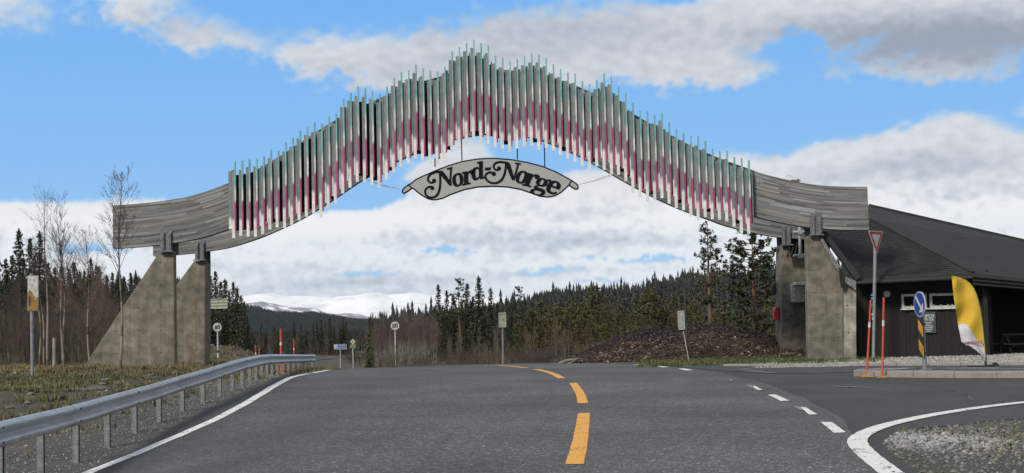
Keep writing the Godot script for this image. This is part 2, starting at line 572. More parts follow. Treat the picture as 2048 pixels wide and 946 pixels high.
func make_sky() -> PanoramaSkyMaterial:
	var n1 := noise(0.16, FastNoiseLite.TYPE_SIMPLEX_SMOOTH, 6, 11)
	var n2 := noise(0.5, FastNoiseLite.TYPE_SIMPLEX_SMOOTH, 5, 12)
	var n3 := noise(0.9, FastNoiseLite.TYPE_SIMPLEX_SMOOTH, 4, 13)
	# all round: broken cloud, the same kind as in view
	var w := 512
	var im := Image.create(w, 256, false, Image.FORMAT_RGB8)
	for y in 256:
		var e := 90.0 - (y + 0.5) * 180.0 / 256.0
		for x in w:
			var a := (x + 0.5) * 360.0 / w
			var c := blue_sky(maxf(e, 0.0))
			if e > -3.0:
				var d := Vector3(sin(deg_to_rad(a)) * cos(deg_to_rad(e)), sin(deg_to_rad(e)), -cos(deg_to_rad(a)) * cos(deg_to_rad(e)))
				var q := d / (maxf(d.y, 0.0) + 0.25) * 9.0
				var k := n1.get_noise_3d(q.x, q.y, q.z) + 0.30 + 0.4 * smoothstep(14.0, 2.0, e)
				var shade := clampf(0.5 + n2.get_noise_3d(q.x * 0.6, q.y, q.z * 0.6), 0.0, 1.0)
				c = c.lerp(Color(0.965, 0.955, 0.94).lerp(Color(0.72, 0.73, 0.76), shade * 0.7), smoothstep(-0.04, 0.3, k) * 0.95)
			else:
				c = Color(0.36, 0.35, 0.33)
			im.set_pixel(x, y, c)
	im.resize(4096, 2048, Image.INTERPOLATE_CUBIC)
	# the finer clouds ahead
	var x0 := -300
	var y0 := 1024 - 225
	for y in range(y0, 1024 + 14):
		var e := 90.0 - (y + 0.5) * 180.0 / 2048.0
		for x in range(x0, 300):
			var a := (x + 0.5) * 360.0 / 4096.0
			var n := n1.get_noise_2d(a * 2.0 + 131.0, e * 3.2 + 57.0)
			var f := n2.get_noise_2d(a * 1.6 + n * 1.6 + 77.0, e * 2.6 + n + 31.0)
			var g := n3.get_noise_2d(a * 2.2 + f + 91.0, e * 2.6 + 17.0)
			var aw := a + 0.55 * f + 0.2 * g
			var ew := e + 0.28 * n + 0.22 * g
			var k := blobs(MASSES, aw, ew) + 0.30 * n + 0.30 * f + 0.16 * g - 0.33
			var low := smoothstep(6.5, 4.0, e)
			var cover := smoothstep(-0.02, lerpf(0.72, 0.15, low), k)
			var lit := blobs(DARKS, aw, ew + 0.1 * f) + clampf(0.22 * n3.get_noise_2d(a * 1.1 + 40.0, e * 2.4) + 0.16 * f, -0.1, 0.3)
			# thick cloud is grey below, white on its sunlit top
			var above := blobs(MASSES, aw - 0.25, ew + 0.7) - 0.33
			lit += lerpf(0.16, 0.2, low) * clampf(above, 0.0, 1.0) + lerpf(0.12, -0.24, low) + low * 0.3 * n3.get_noise_2d(a * 1.7 + 12.0, e * 4.2 + f * 2.0)
			var body := Color(0.972, 0.972, 0.970).lerp(Color(0.60, 0.635, 0.71), clampf(lit, 0.0, 0.9))
			if low < 1.0:
				body = body.lerp(Color(0.865, 0.868, 0.885).lerp(Color(0.62, 0.64, 0.69), clampf(lit - 0.1, 0.0, 1.0)), (1.0 - low) * 0.75)
			var base := blue_sky(e).lerp(Color(0.74, 0.845, 0.94), smoothstep(4.5, 0.5, e) * 0.85)
			var c := base.lerp(body, cover * lerpf(0.96, 0.88, smoothstep(4.5, 2.5, e)))
			var edge := minf(minf(x - x0, x0 + 600 - x) / 60.0, (y - y0) / 40.0)
			var xx := posmod(x, 4096)
			im.set_pixel(xx, y, im.get_pixel(xx, y).lerp(c, smoothstep(0.0, 1.0, edge)))
	var sky := PanoramaSkyMaterial.new()
	sky.panorama = ImageTexture.create_from_image(im)
	return sky


# ---------------------------------------------------------------- the start
func _ready() -> void:
	rng.seed = 4
	var cam := Camera3D.new()
	cam.name = "camera"
	add_child(cam)
	cam.position = EYE
	cam.basis = cam_basis
	cam.fov = rad_to_deg(2.0 * atan(473.0 / F))
	cam.near = 0.2
	cam.far = 30000.0
	cam.current = true
	var env := Environment.new()
	env.background_mode = Environment.BG_SKY
	env.sky = Sky.new()
	env.sky.sky_material = make_sky()
	env.background_energy_multiplier = 1.0
	env.tonemap_mode = Environment.TONE_MAPPER_LINEAR
	env.tonemap_exposure = 1.0
	env.sdfgi_enabled = true
	env.ssao_enabled = true
	env.ssil_enabled = true
	env.fog_enabled = true
	env.fog_density = 0.00003
	env.fog_light_color = Color(0.72, 0.80, 0.92)
	var we := WorldEnvironment.new()
	we.name = "environment"
	we.environment = env
	add_child(we)
	var sun := DirectionalLight3D.new()
	sun.name = "sun"
	sun.light_energy = 1.3
	sun.light_color = Color(1.0, 0.965, 0.89)
	sun.light_angular_distance = 10.0
	sun.shadow_enabled = true
	add_child(sun)
	sun.basis = Basis.looking_at(Vector3(0.48, -0.55, -0.68))
	make_materials()
	terrain()
	roads()
	mountains()
	arch()
	piers()
	name_board()
	shop()
	traffic_island()
	guardrails()
	signs()
	bark_mound()
	woods()
	ground_cover()


# ---------------------------------------------------------------- terrain
func steps(spans: Array) -> PackedFloat32Array:       # [from, to, step] ...
	var o := PackedFloat32Array()
	for s in spans:
		var x: float = s[0]
		while x < s[1] - 0.001:
			o.append(x)
			x += s[2]
	o.append(spans[-1][1])
	return o


func sheet(xs: PackedFloat32Array, ds: PackedFloat32Array, height: Callable, colour: Callable) -> ArrayMesh:
	var p := PackedVector3Array()
	var n := PackedVector3Array()
	var c := PackedColorArray()
	var ix := PackedInt32Array()
	for d in ds:
		for x in xs:
			var h: float = height.call(x, d)
			p.append(Vector3(x, h, -d))
			c.append(colour.call(x, d))
	var w := xs.size()
	for j in ds.size():
		for i in w:
			var a := p[j * w + maxi(i - 1, 0)]
			var b := p[j * w + mini(i + 1, w - 1)]
			var e := p[maxi(j - 1, 0) * w + i]
			var f := p[mini(j + 1, ds.size() - 1) * w + i]
			n.append((b - a).cross(f - e).normalized())
	for j in ds.size() - 1:
		for i in w - 1:
			var k := j * w + i
			ix.append_array(PackedInt32Array([k, k + w, k + 1, k + 1, k + w, k + w + 1]))
	var arr := []
	arr.resize(Mesh.ARRAY_MAX)
	arr[Mesh.ARRAY_VERTEX] = p
	arr[Mesh.ARRAY_NORMAL] = n
	arr[Mesh.ARRAY_COLOR] = c
	arr[Mesh.ARRAY_INDEX] = ix
	var am := ArrayMesh.new()
	am.add_surface_from_arrays(Mesh.PRIMITIVE_TRIANGLES, arr)
	return am


func plain(called: String, mesh: Mesh, material: Material, parent: Node = null) -> MeshInstance3D:
	var o := MeshInstance3D.new()
	o.mesh = mesh
	o.material_override = material
	o.name = numbered(called) if parent == null else called
	(self if parent == null else parent).add_child(o, true)
	return o


func terrain() -> void:
	var n := noise(0.16, FastNoiseLite.TYPE_SIMPLEX_SMOOTH, 5, 3)
	var n2 := noise(0.9, FastNoiseLite.TYPE_SIMPLEX_SMOOTH, 3, 5)
	var xs := steps([[-4000, -400, 900], [-400, -80, 80], [-80, -30, 5], [-30, 30, 0.4], [30, 80, 5], [80, 400, 80], [400, 4000, 900]])
	var ds := steps([[-60, 0, 10], [0, 10, 2], [10, 75, 0.4], [75, 130, 1], [130, 400, 10], [400, 2000, 100], [2000, 9000, 1000]])
	var colour := func(x: float, d: float) -> Color:
		var k := n.get_noise_2d(x, d)
		var f := n2.get_noise_2d(x, d)
		var grass := Color(0.105, 0.105, 0.04).lerp(Color(0.19, 0.15, 0.08), clampf(0.45 + k * 1.2 + f * 0.4, 0, 1))
		var dirt := Color(0.15, 0.13, 0.105)
		var gravel := Color(0.165, 0.158, 0.145) * (1.0 + 0.35 * f)
		var c := grass
		if x < -5.0:
			c = grass.lerp(dirt, smoothstep(0.05, 0.4, k * 0.8 + f * 0.7))
			c = gravel.lerp(c, smoothstep(0.7, 2.4, (-6.6 + 0.02 * (d - 30.0) - x) + k * 0.9 + f * 0.6))
			var dry := smoothstep(46.0, 52.0, d + k * 6.0) * (1.0 - smoothstep(60.0, 70.0, d))
			c = c.lerp(Color(0.26, 0.19, 0.10), dry * 0.7 * smoothstep(-9.0, -12.0, x))
			if d > 62.0:
				c = c.lerp(Color(0.24, 0.19, 0.12), 0.6)
		elif d < 49.0 and x > 4.0:
			c = gravel
			if d < 26.0:
				c = gravel.lerp(Color(0.13, 0.125, 0.10), smoothstep(-0.1, 0.35, k + f * 0.5))
		elif x > 9.0 and d < 58.0:
			c = gravel.lerp(Color(0.07, 0.095, 0.03), smoothstep(-0.3, 0.1, k + f * 0.5 + (d - 51.5) * 0.12 - smoothstep(13.0, 15.0, x) * 0.6))
		elif x > 1.5 and d < 64.0:
			c = Color(0.075, 0.1, 0.03).lerp(Color(0.2, 0.16, 0.08), clampf(0.4 + k, 0, 1))
		elif d < 135.0 and x < 0.0:
			c = Color(0.17, 0.14, 0.105) * (1.0 + 0.3 * f)
		else:
			c = Color(0.10, 0.08, 0.05) * (1.0 + 0.4 * f)
		return c
	var height := func(x: float, d: float) -> float:
		var y := G(x, d)
		if x < -7.5 and d < 130.0:
			y += 0.05 * n2.get_noise_2d(x * 0.8, d * 0.8) * smoothstep(7.5, 9.0, -x)
		return y
	struct(plain("ground", sheet(xs, ds, height, colour), M.soil))


func hill_height(x: float, d: float) -> float:         # the wooded ridge beyond the shop
	var ridge := table([[-90, 0.0], [-40, 0.6], [0, 3.5], [35, 9.5], [68, 17.0], [90, 18.0], [160, 18.5], [260, 21.0]], x * 560.0 / maxf(d, 300.0))
	var n := 2.0 * sin(x * 0.045 + 1.0) + 1.4 * sin(x * 0.11 + d * 0.01)
	return -3.0 + (ridge + n) * smoothstep(190.0, 700.0, d) - 40.0 * smoothstep(800.0, 1000.0, d)


func blue_hill_height(x: float, d: float) -> float:    # the long wooded ridge across the valley
	var u := x / d * 2924.0 + 1024.0
	var top := table([[420, 51.0], [497, 45.0], [550, 37.0], [615, 31.5], [670, 26.5], [712, 24.0], [760, 22.0], [900, 16.0]], u)
	return -12.0 + (top - 6.0 + 2.5 * sin(x * 0.02) + 1.5 * sin(x * 0.07)) * smoothstep(1150.0, 1900.0, d)


func mountains() -> void:
	# the near wooded hill
	var brown := func(_x: float, _d: float) -> Color: return Color(0.05, 0.045, 0.03)
	struct(plain("hill", sheet(steps([[-120, 420, 9]]), steps([[190, 1000, 14]]), hill_height, brown), M.soil))
	struct(plain("hill", sheet(steps([[-700, 120, 14]]), steps([[1150, 2300, 30]]), blue_hill_height, brown), M.soil))
	# the bare fell with melting snow
	var n := noise(0.004, FastNoiseLite.TYPE_SIMPLEX_SMOOTH, 5, 21)
	var n2 := noise(0.011, FastNoiseLite.TYPE_SIMPLEX_SMOOTH, 4, 22)
	var fell := func(x: float, d: float) -> float:
		var u := x / d * 2924.0 + 1024.0
		var top := table([[420, 92.0], [497, 95.5], [522, 99.5], [541, 92.0], [565, 84.0], [598, 78.0], [628, 74.0], [649, 61.0], [670, 55.0], [691, 55.5], [712, 50.0], [734, 42.6], [800, 25.0], [900, 10.0]], u)
		return -30.0 + (top + 30.0 + 5.0 * n.get_noise_2d(x * 1.5, d * 0.7)) * smoothstep(3600.0, 4700.0, d) * (1.0 - 0.6 * smoothstep(4900.0, 5600.0, d))
	var fell_colour := func(x: float, d: float) -> Color:
		var k := n2.get_noise_2d(x * 1.6 + d * 0.5, d * 0.5) + 0.5 * n.get_noise_2d(x * 3.0, d * 1.0)
		var bare := smoothstep(0.10, 0.2, k + 0.27)
		return Color(0.80, 0.80, 0.81).lerp(Color(0.15, 0.11, 0.115), bare * 0.85)
	struct(plain("mountain", sheet(steps([[-1200, 200, 9]]), steps([[3600, 5600, 22]]), fell, fell_colour), M.snow))
	# the high snow range
	var n3 := noise(0.0011, FastNoiseLite.TYPE_SIMPLEX_SMOOTH, 5, 24)
	var range_h := func(x: float, d: float) -> float:
		var u := x / d * 2924.0 + 1024.0
		var top := table([[300, 215.0], [484, 224.0], [522, 225.0], [565, 216.0], [607, 213.0], [649, 210.0], [681, 211.0], [712, 218.0], [734, 227.0], [755, 224.0], [776, 207.0], [797, 211.0], [818, 229.0], [839, 229.0], [871, 222.0], [950, 200.0], [1100, 150.0]], u)
		return -60.0 + (top + 62.0 + 46.0 * n3.get_noise_2d(x * 1.3, d * 0.9)) * (0.45 * smoothstep(6500.0, 8000.0, d) + 0.55 * smoothstep(7600.0, 9300.0, d))
	var range_colour := func(x: float, d: float) -> Color:
		var k := n.get_noise_2d(x * 0.9, d * 0.6)
		return Color(0.84, 0.835, 0.80).lerp(Color(0.42, 0.43, 0.47), smoothstep(0.12, 0.4, k) * 0.45)
	struct(plain("mountain", sheet(steps([[-2900, 500, 24]]), steps([[6500, 9600, 50]]), range_h, range_colour), M.snow))


# ---------------------------------------------------------------- roads
func ribbon(mb: MB, line: Array, width: float, lift: float) -> void:      # a painted line draped along ground points
	var p := []
	for i in line.size() - 1:
		var a: Vector3 = line[i]
		var b: Vector3 = line[i + 1]
		var k := maxi(1, int(a.distance_to(b) / 0.5))
		for s in k:
			p.append(a.lerp(b, float(s) / k))
	p.append(line[-1])
	var q := []
	for i in p.size():
		var t: Vector3 = p[mini(i + 1, p.size() - 1)] - p[maxi(i - 1, 0)]
		var o := Vector3(-t.z, 0, t.x).normalized() * width * 0.5
		var r := []
		for s in [-1.0, 1.0]:
			var w: Vector3 = p[i] + o * s * (1.0 + 0.03 * sin(i * 1.7 + s))
			r.append(Vector3(w.x, G(w.x, -w.z) + lift, w.z))
		q.append(r)
	for i in q.size() - 1:
		mb.quad(q[i][0], q[i][1], q[i + 1][1], q[i + 1][0], Vector3.UP)


func sighted(list: Array) -> Array:
	var o := []
	for q in list:
		o.append(gp(q[0], q[1]))
	return o


func smooth_line(p: Array, k := 5) -> Array:
	var o := []
	for i in p.size() - 1:
		for s in k:
			o.append((p[i] as Vector3).cubic_interpolate(p[i + 1], p[maxi(i - 1, 0)], p[mini(i + 2, p.size() - 1)], float(s) / k))
	o.append(p[-1])
	return o


func patch(mb: MB, line: Array, lift: float) -> void:       # a flat ground polygon
	var flat := PackedVector2Array()
	for p in line:
		flat.append(Vector2(p.x, p.z))
	var ix := Geometry2D.triangulate_polygon(flat)
	for i in range(0, ix.size(), 3):
		var q := []
		for k in 3:
			var f := flat[ix[i + k]]
			q.append(Vector3(f.x, G(f.x, -f.y) + lift, f.y))
		mb.tri(q[0], q[1], q[2], Vector3.UP)


const ROAD_LEFT := [[4, -5.6], [14, -6.0], [18, -6.0], [25, -6.25], [33, -6.45], [39, -6.75], [44, -7.2], [50, -7.75], [57, -8.0], [64, -8.5], [75, -11.5], [95, -17.5], [115, -24.0]]
const ROAD_RIGHT := [[4, 3.0], [14, 3.45], [17, 3.95], [18, 4.15], [20, 4.5], [24, 5.05], [28, 5.4], [32, 5.7], [37, 5.9], [45, 5.9], [50, 5.4], [55, 4.3], [60, 2.9], [66, 0.6], [75, -3.5], [95, -10.0], [115, -16.5]]


func roads() -> void:
	var mb := MB.new()
	var wear := noise(0.12, FastNoiseLite.TYPE_SIMPLEX_SMOOTH, 4, 44)
	var ds := steps([[3, 75, 0.5], [75, 115, 1]])
	var rows := []
	for d in ds:
		var a := table(ROAD_LEFT, d)
		var b := table(ROAD_RIGHT, d)
		var r := []
		for i in 41:
			var x := lerpf(a, b, i / 40.0)
			r.append(Vector3(x, G(x, d) + 0.012, -d))
		rows.append(r)
	var tone := func(p: Vector3) -> Color:
		var k := 0.5 + 0.5 * wear.get_noise_2d(p.x * 1.3, p.z * 0.25)
		var s := 0.8 + 0.36 * k
		var c0 := 1.0 + 0.0 * p.x
		for track in [-3.6, -1.9, 1.9, 3.6]:
			var off: float = p.x - (table([[10, 0.4], [25, 1.2], [38, 1.6], [44, 1.3], [50, 0.5], [60, -2.0]], -p.z) + track)
			c0 += 0.1 * exp(-off * off * 5.0)
		s *= c0
		var shoulder := smoothstep(-4.6, -5.4, p.x + 0.06 * (-p.z - 20.0) * (1.0 if -p.z > 20.0 else 0.0))
		s *= lerpf(1.0, 0.62, shoulder)
		# the smooth dark lane on the inside of the bend
		s *= lerpf(1.0, 0.8, smoothstep(-2.6, -3.8, p.x + 0.8 * wear.get_noise_2d(p.x * 0.3, p.z * 0.4)) * (1.0 - smoothstep(35.0, 50.0, -p.z)))
		return Color(s, s, s)
	for j in rows.size() - 1:
		for i in 40:
			var q := [rows[j][i], rows[j][i + 1], rows[j + 1][i + 1], rows[j + 1][i]]
			for t in [[0, 1, 2], [0, 2, 3]]:
				var first := mb.c.size()
				mb.tri(q[t[0]], q[t[1]], q[t[2]], Vector3.UP)
				for k in 3:
					mb.c[first + k] = tone.call(mb.v[first + k])
	var road := struct(obj("road", mb, M.asphalt))
	# the far bend of the same road
	mb = MB.new()
	var bend := [Vector2(-20.2, 113), Vector2(-25, 130), Vector2(-25.5, 145), Vector2(-22.5, 156), Vector2(-17, 163), Vector2(-9, 168), Vector2(2, 172)]
	var line := []
	for p in bend:
		line.append(Vector3(p.x, 0, -p.y))
	line = smooth_line(line, 4)
	ribbon(mb, line, 7.5, 0.03)
	struct(obj("road", mb, M.asphalt_pale))
	mb = MB.new()
	var inner := []
	for i in line.size():
		var t: Vector3 = line[mini(i + 1, line.size() - 1)] - line[maxi(i - 1, 0)]
		inner.append(line[i] - Vector3(t.z, 0, -t.x).normalized() * -3.2)
	ribbon(mb, inner, 0.3, 0.04)
	obj("edge_line", mb, M.white_line, road)
	# the side road, newer and darker
	mb = MB.new()
	var turf := smooth_line(sighted([[2400, 812], [2048, 838], [1900, 852], [1810, 862], [1775, 878], [1768, 892], [1790, 915], [1835, 946], [1960, 1030]]), 4)
	var edge := []
	for d in [11, 12, 14, 16, 18, 20, 22, 24, 26, 28, 30, 33, 36, 40, 43, 46]:
		edge.append(Vector3(table(ROAD_RIGHT, d), 0, -d))
	edge.append(Vector3(table(ROAD_RIGHT, 49.5), 0, -49.5))
	var kerb := [gp(1440, 731.5), Vector3(24, 0, -45.0), Vector3(34, 0, -44.0)]
	var ring: Array = turf.duplicate()
	ring.append_array(edge)
	ring.append_array(kerb)
	ring.append(Vector3(34, 0, -26))
	patch(mb, ring, 0.008)
	struct(obj("side_road", mb, M.asphalt_new))
	# a paler worn strip along the kerb
	mb = MB.new()
	patch(mb, [gp(1330, 731), gp(1440, 731.5), gp(1740, 737), gp(1740, 744), gp(1620, 748), gp(1540, 748), gp(1420, 741)], 0.018)
	obj("worn_strip", mb, M.asphalt_pale, road)
	# seam of sealant between the two surfaces
	mb = MB.new()
	var seam := []
	for i in range(5, edge.size()):
		seam.append(edge[i] + Vector3(0.05 * sin(i * 2.3), 0, 0))
	ribbon(mb, smooth_line(seam), 0.11, 0.016)
	obj("sealed_joint", mb, M.seal, road)
	# painted lines
	mb = MB.new()
	ribbon(mb, smooth_line(sighted([[100, 980], [181, 945.5], [250, 918], [312, 891.5], [375, 865], [437, 837], [484, 812], [531, 784], [562, 765.5], [594, 752.5], [617, 748]])), 0.2, 0.017)
	obj("edge_line", mb, M.white_line, road)
	mb = MB.new()
	ribbon(mb, smooth_line(sighted([[624, 747], [640, 744], [656, 741], [668, 738.6], [680, 737.4]])), 0.2, 0.017)
	obj("edge_line", mb, M.white_line, road)
	for dash in [[[1149, 931], [1158, 895], [1164, 860], [1168, 828]], [[1166, 808], [1161, 790], [1152, 775], [1146, 767]], [[1124, 757.5], [1105, 748], [1085, 742], [1069, 739.3]], [[1053, 736.5], [1030, 734], [1010, 732.3], [996, 731.4]]]:
		mb = MB.new()
		ribbon(mb, smooth_line(sighted(dash)), 0.2 if dash[0][1] > 800 else 0.22, 0.017)
		obj("centre_dash", mb, M.yellow_line, road)
	mb = MB.new()
	ribbon(mb, smooth_line(sighted([[2100, 803], [2048, 806.5], [1960, 817], [1870, 831], [1800, 845.5], [1755, 858], [1723, 873], [1715, 888], [1732, 909], [1765, 936], [1830, 985]]), 8), 0.24, 0.02)
	obj("edge_line", mb, M.white_line, road)
	for q in [[[1641, 846.5], [1664, 846.5], [1692, 867.5], [1668, 868.5]], [[1600, 815.5], [1612, 817], [1635, 831], [1618, 831.5]], [[1535.5, 791], [1551, 791], [1578.5, 803], [1562, 804]], [[1504, 775], [1509, 773], [1525, 781], [1515, 781.5]]]:
		mb = MB.new()
		patch(mb, sighted(q), 0.02)
		obj("give_way_dash", mb, M.white_line, road)
	for q in [[[1491, 771.5], [1500, 771.5], [1509, 776], [1503, 777.5]], [[1586, 814], [1599, 815.5], [1607, 822], [1600, 822]], [[1457, 760], [1463, 760], [1467, 763], [1461, 762.5]]]:
		mb = MB.new()
		patch(mb, sighted(q), 0.02)
		obj("worn_dash", mb, M.worn_line, road)
	for q in [[[1310, 733.8], [1326, 733.3], [1338, 735.2], [1324, 735.6]], [[1355, 738.6], [1368, 738], [1387, 741.6], [1374, 742.2]], [[1265, 730], [1290, 729.8], [1300, 730.8], [1277, 731.2]]]:
		mb = MB.new()
		patch(mb, sighted(q), 0.02)
		obj("edge_dash", mb, M.white_line, road)
	for q in [[[1468, 737.6], [1503, 739.6], 0.09], [[1480, 740.6], [1523, 743.2], 0.13], [[1502, 744.5], [1552, 747.5], 0.13], [[1490, 742.6], [1538, 745.4], 0.08], [[1668, 774.4], [1747, 776.8], 0.1], [[1690, 776], [1710, 774.6], 0.08], [[1500, 735.8], [1740, 738.6], 0.1]]:
		mb = MB.new()
		ribbon(mb, sighted([q[0], q[1]]), q[2], 0.024)
		obj("worn_line", mb, M.worn_line, road)
	mb = MB.new()
	ribbon(mb, sighted([[1722, 753.6], [1745, 755.4], [1900, 757.2], [2060, 757.4]]), 0.1, 0.02)
	obj("yellow_edge_line", mb, M.yellow_line, road)
	# cracks and tyre marks
	for q in [[[[830, 946], [860, 915], [880, 890], [905, 868]], 0.05], [[[720, 925], [745, 900], [765, 880], [800, 845], [835, 815]], 0.05], [[[560, 858], [640, 834], [700, 818], [770, 800], [860, 785]], 0.06], [[[1000, 848], [1060, 825], [1090, 805], [1105, 788], [1098, 776], [1105, 762], [1110, 750]], 0.05], [[[870, 758], [960, 762], [1060, 763], [1180, 760], [1330, 756]], 0.06], [[[1200, 790], [1300, 782], [1420, 770], [1480, 762]], 0.05], [[[1560, 763], [1700, 763], [1820, 768], [1900, 780], [1940, 797], [1942, 810]], 0.07], [[[1280, 820], [1300, 838], [1312, 850]], 0.06], [[[820, 800], [900, 790], [1010, 786]], 0.04], [[[1430, 752], [1500, 754], [1530, 762], [1550, 774], [1575, 787]], 0.06]]:
		mb = MB.new()
		var crack := smooth_line(sighted(q[0]), 8)
		for k in crack.size():
			crack[k] += Vector3(0.05 * sin(k * 2.9 + q[0][0][0]), 0, 0.12 * sin(k * 1.7))
		ribbon(mb, crack, q[1] * 0.7, 0.0145)
		obj("crack", mb, M.seal, road)


# ---------------------------------------------------------------- the gate
const GATE := 54.0           # distance of the front beam
const REAR := 60.0
# for each of the 72 slats: tip of the slim slat, foot of the broad slat beside it (in sighted pixels)
const TIPS := [324, 323, 320, 318.5, 314.5, 301, 303, 286.5, 277.5, 263.5, 254.5, 247.5, 249, 235.5, 230, 199.5, 188, 176, 178.5, 184, 190, 175, 158, 147, 142.5, 132, 139, 143.5, 145.5, 136, 105, 97, 89.5, 82, 89, 92.5, 113.5, 119, 125, 121.5, 115, 109.7, 112, 117.7, 131, 140.5, 148, 149.2, 164.7, 170, 163, 149.7, 155.5, 175.8, 187.5, 208.7, 224.2, 225, 232.2, 227.3, 247.3, 260, 267, 273, 274.4, 283.7, 298.3, 304, 302.8, 316, 317.4, 322]
const FEET := [477, 472.5, 474, 474, 469, 460, 455.5, 457, 452, 441.5, 434.5, 427.5, 435.8, 417, 408, 388, 376.5, 365, 365.5, 371.5, 377.7, 362.3, 347, 334.5, 329, 319, 324.2, 328, 331, 323, 303.2, 296, 288, 280.5, 287, 291, 297.5, 299.7, 305.5, 298.8, 296.5, 294.3, 302, 297.5, 304, 311.6, 319.6, 326, 335, 340.5, 334, 341, 350.7, 350.7, 364, 386.2, 395, 403, 401, 397.3, 408.4, 417.2, 421.7, 433.7, 441, 435, 439.4, 440.3, 444, 454, 467.4, 468.3]
# what shows between one slim slat and the next broad one: g a third slat, m a third slat half hidden, b the black backing
const GAPS := "bbbgmmbggbbmgggggbbbgggggmbmggggmmmmmmgggggmmmmgmmggggmmmmggmmmgggmggggmb"


func painted_slat(x0: float, x1: float, top: float, foot: float, front: float, thick: float, stops: Array) -> MB:      # stops: [share of the length, colour]
	var mb := MB.new()
	for i in stops.size() - 1:
		var ya := lerpf(top, foot, stops[i][0])
		var yb := lerpf(top, foot, stops[i + 1][0])
		var ca: Color = stops[i][1]
		var cb: Color = stops[i + 1][1]
		for f in [[Vector3(x0, 0, front), Vector3(x1, 0, front), Vector3(0, 0, 1)], [Vector3(x1, 0, front), Vector3(x1, 0, front - thick), Vector3.RIGHT], [Vector3(x0, 0, front - thick), Vector3(x0, 0, front), Vector3.LEFT], [Vector3(x1, 0, front - thick), Vector3(x0, 0, front - thick), Vector3(0, 0, -1)]]:
			var first := mb.c.size()
			mb.quad(f[0] + Vector3(0, ya, 0), f[1] + Vector3(0, ya, 0), f[1] + Vector3(0, yb, 0), f[0] + Vector3(0, yb, 0), f[2])
			for k in range(first, mb.c.size()):
				mb.c[k] = ca if absf(mb.v[k].y - ya) < absf(mb.v[k].y - yb) else cb
	mb.col = stops[0][1]
	mb.quad(Vector3(x0, top, front), Vector3(x1, top, front), Vector3(x1, top, front - thick), Vector3(x0, top, front - thick), Vector3.UP)
	mb.col = stops[-1][1]
	mb.quad(Vector3(x0, foot, front), Vector3(x1, foot, front), Vector3(x1, foot, front - thick), Vector3(x0, foot, front - thick), Vector3.DOWN)
	return mb


func beam_line() -> Array:         # underside of the beam, from end to end
	var o := []
	for q in [[226, 497], [272, 494], [318, 489.5], [360, 483.5], [400, 476], [457, 458], [505, 438], [557, 413], [620, 375], [690, 328], [760, 290], [830, 259], [900, 236], [985, 224], [1070, 234], [1140, 259], [1210, 294], [1280, 334], [1350, 371], [1410, 397], [1460, 415], [1502, 430], [1563, 445], [1620, 455], [1680, 459], [1738, 459.5]]:
		o.append(at(q[0], q[1], GATE))
	return smooth_line(o, 3)


func beam(line: Array, z: float, seed_shift: float) -> MB:
	var mb := MB.new()
	var run := 0.0
	var hgt := 1.6
	var thick := 0.42
	for i in line.size() - 1:
		var a := Vector3(line[i].x, line[i].y, z)
		var b := Vector3(line[i + 1].x, line[i + 1].y, z)
		var na := Vector3(-(line[mini(i + 1, line.size() - 1)] - line[maxi(i - 1, 0)]).y, (line[mini(i + 1, line.size() - 1)] - line[maxi(i - 1, 0)]).x, 0).normalized()
		var nb := Vector3(-(line[mini(i + 2, line.size() - 1)] - line[i]).y, (line[mini(i + 2, line.size() - 1)] - line[i]).x, 0).normalized()
		if i == 0:
			na = Vector3.UP
		if i == line.size() - 2:
			nb = Vector3.UP
		var ta := a + na * hgt
		var tb := b + nb * hgt
		var back := Vector3(0, 0, -thick)
		var u0 := run / 7.0 + seed_shift
		run += a.distance_to(b)
		var u1 := run / 7.0 + seed_shift
		for f in [[a, b, tb, ta, Vector3(0, 0, 1), 0.0, 1.0], [a + back, b + back, tb + back, ta + back, Vector3(0, 0, -1), 0.0, 1.0], [ta, tb, tb + back, ta + back, na, 0.0, 0.02], [a, b, b + back, a + back, -na, 0.98, 1.0]]:
			var first := mb.v.size()
			mb.quad(f[0], f[1], f[2], f[3], f[4])
			for k in range(first, mb.v.size()):
				var p := mb.v[k]
				var uu := u0 if minf(p.distance_to(f[0]), p.distance_to(f[3])) < minf(p.distance_to(f[1]), p.distance_to(f[2])) else u1
				var vv: float = f[6] if minf(p.distance_to(f[0]), p.distance_to(f[1])) < minf(p.distance_to(f[2]), p.distance_to(f[3])) else f[5]
				mb.uv[k] = Vector2(uu, vv)
	for e in [0, line.size() - 1]:
		var a := Vector3(line[e].x, line[e].y, z)
		mb.quad(a, a + Vector3(0, hgt, 0), a + Vector3(0, hgt, -thick), a + Vector3(0, 0, -thick), Vector3.LEFT if e == 0 else Vector3.RIGHT)
		for k in range(mb.uv.size() - 6, mb.uv.size()):
			mb.uv[k] = Vector2(0.5 - mb.v[k].z * 0.02, 1.0 - (mb.v[k].y - a.y) / hgt)
	return mb


func bracket(x: float, y0: float, y1: float, w: float, z: float) -> MB:      # a steel shoe of two upright channels
	var mb := MB.new()
	var h := y1 - y0
	var y := (y0 + y1) * 0.5
	mb.box(Vector3(x, y, z + 0.02), Vector3(w, h, 0.03))
	for s in [-1.0, 1.0]:
		mb.box(Vector3(x + s * w * 0.28, y - 0.03, z + 0.07), Vector3(w * 0.3, h - 0.08, 0.07))
		mb.box(Vector3(x + s * w * 0.28, y - 0.06, z + 0.112), Vector3(w * 0.13, h - 0.2, 0.02))
	mb.box(Vector3(x, y0 + 0.02, z + 0.06), Vector3(w + 0.1, 0.04, 0.2))
	for s in [-0.3, 0.3]:
		for t in [0.12, 0.3]:
			mb.disc(Vector3(x + s * w, y1 - t, z + 0.037), Vector3(0, 0, 1), 0.03, 8)
	return mb


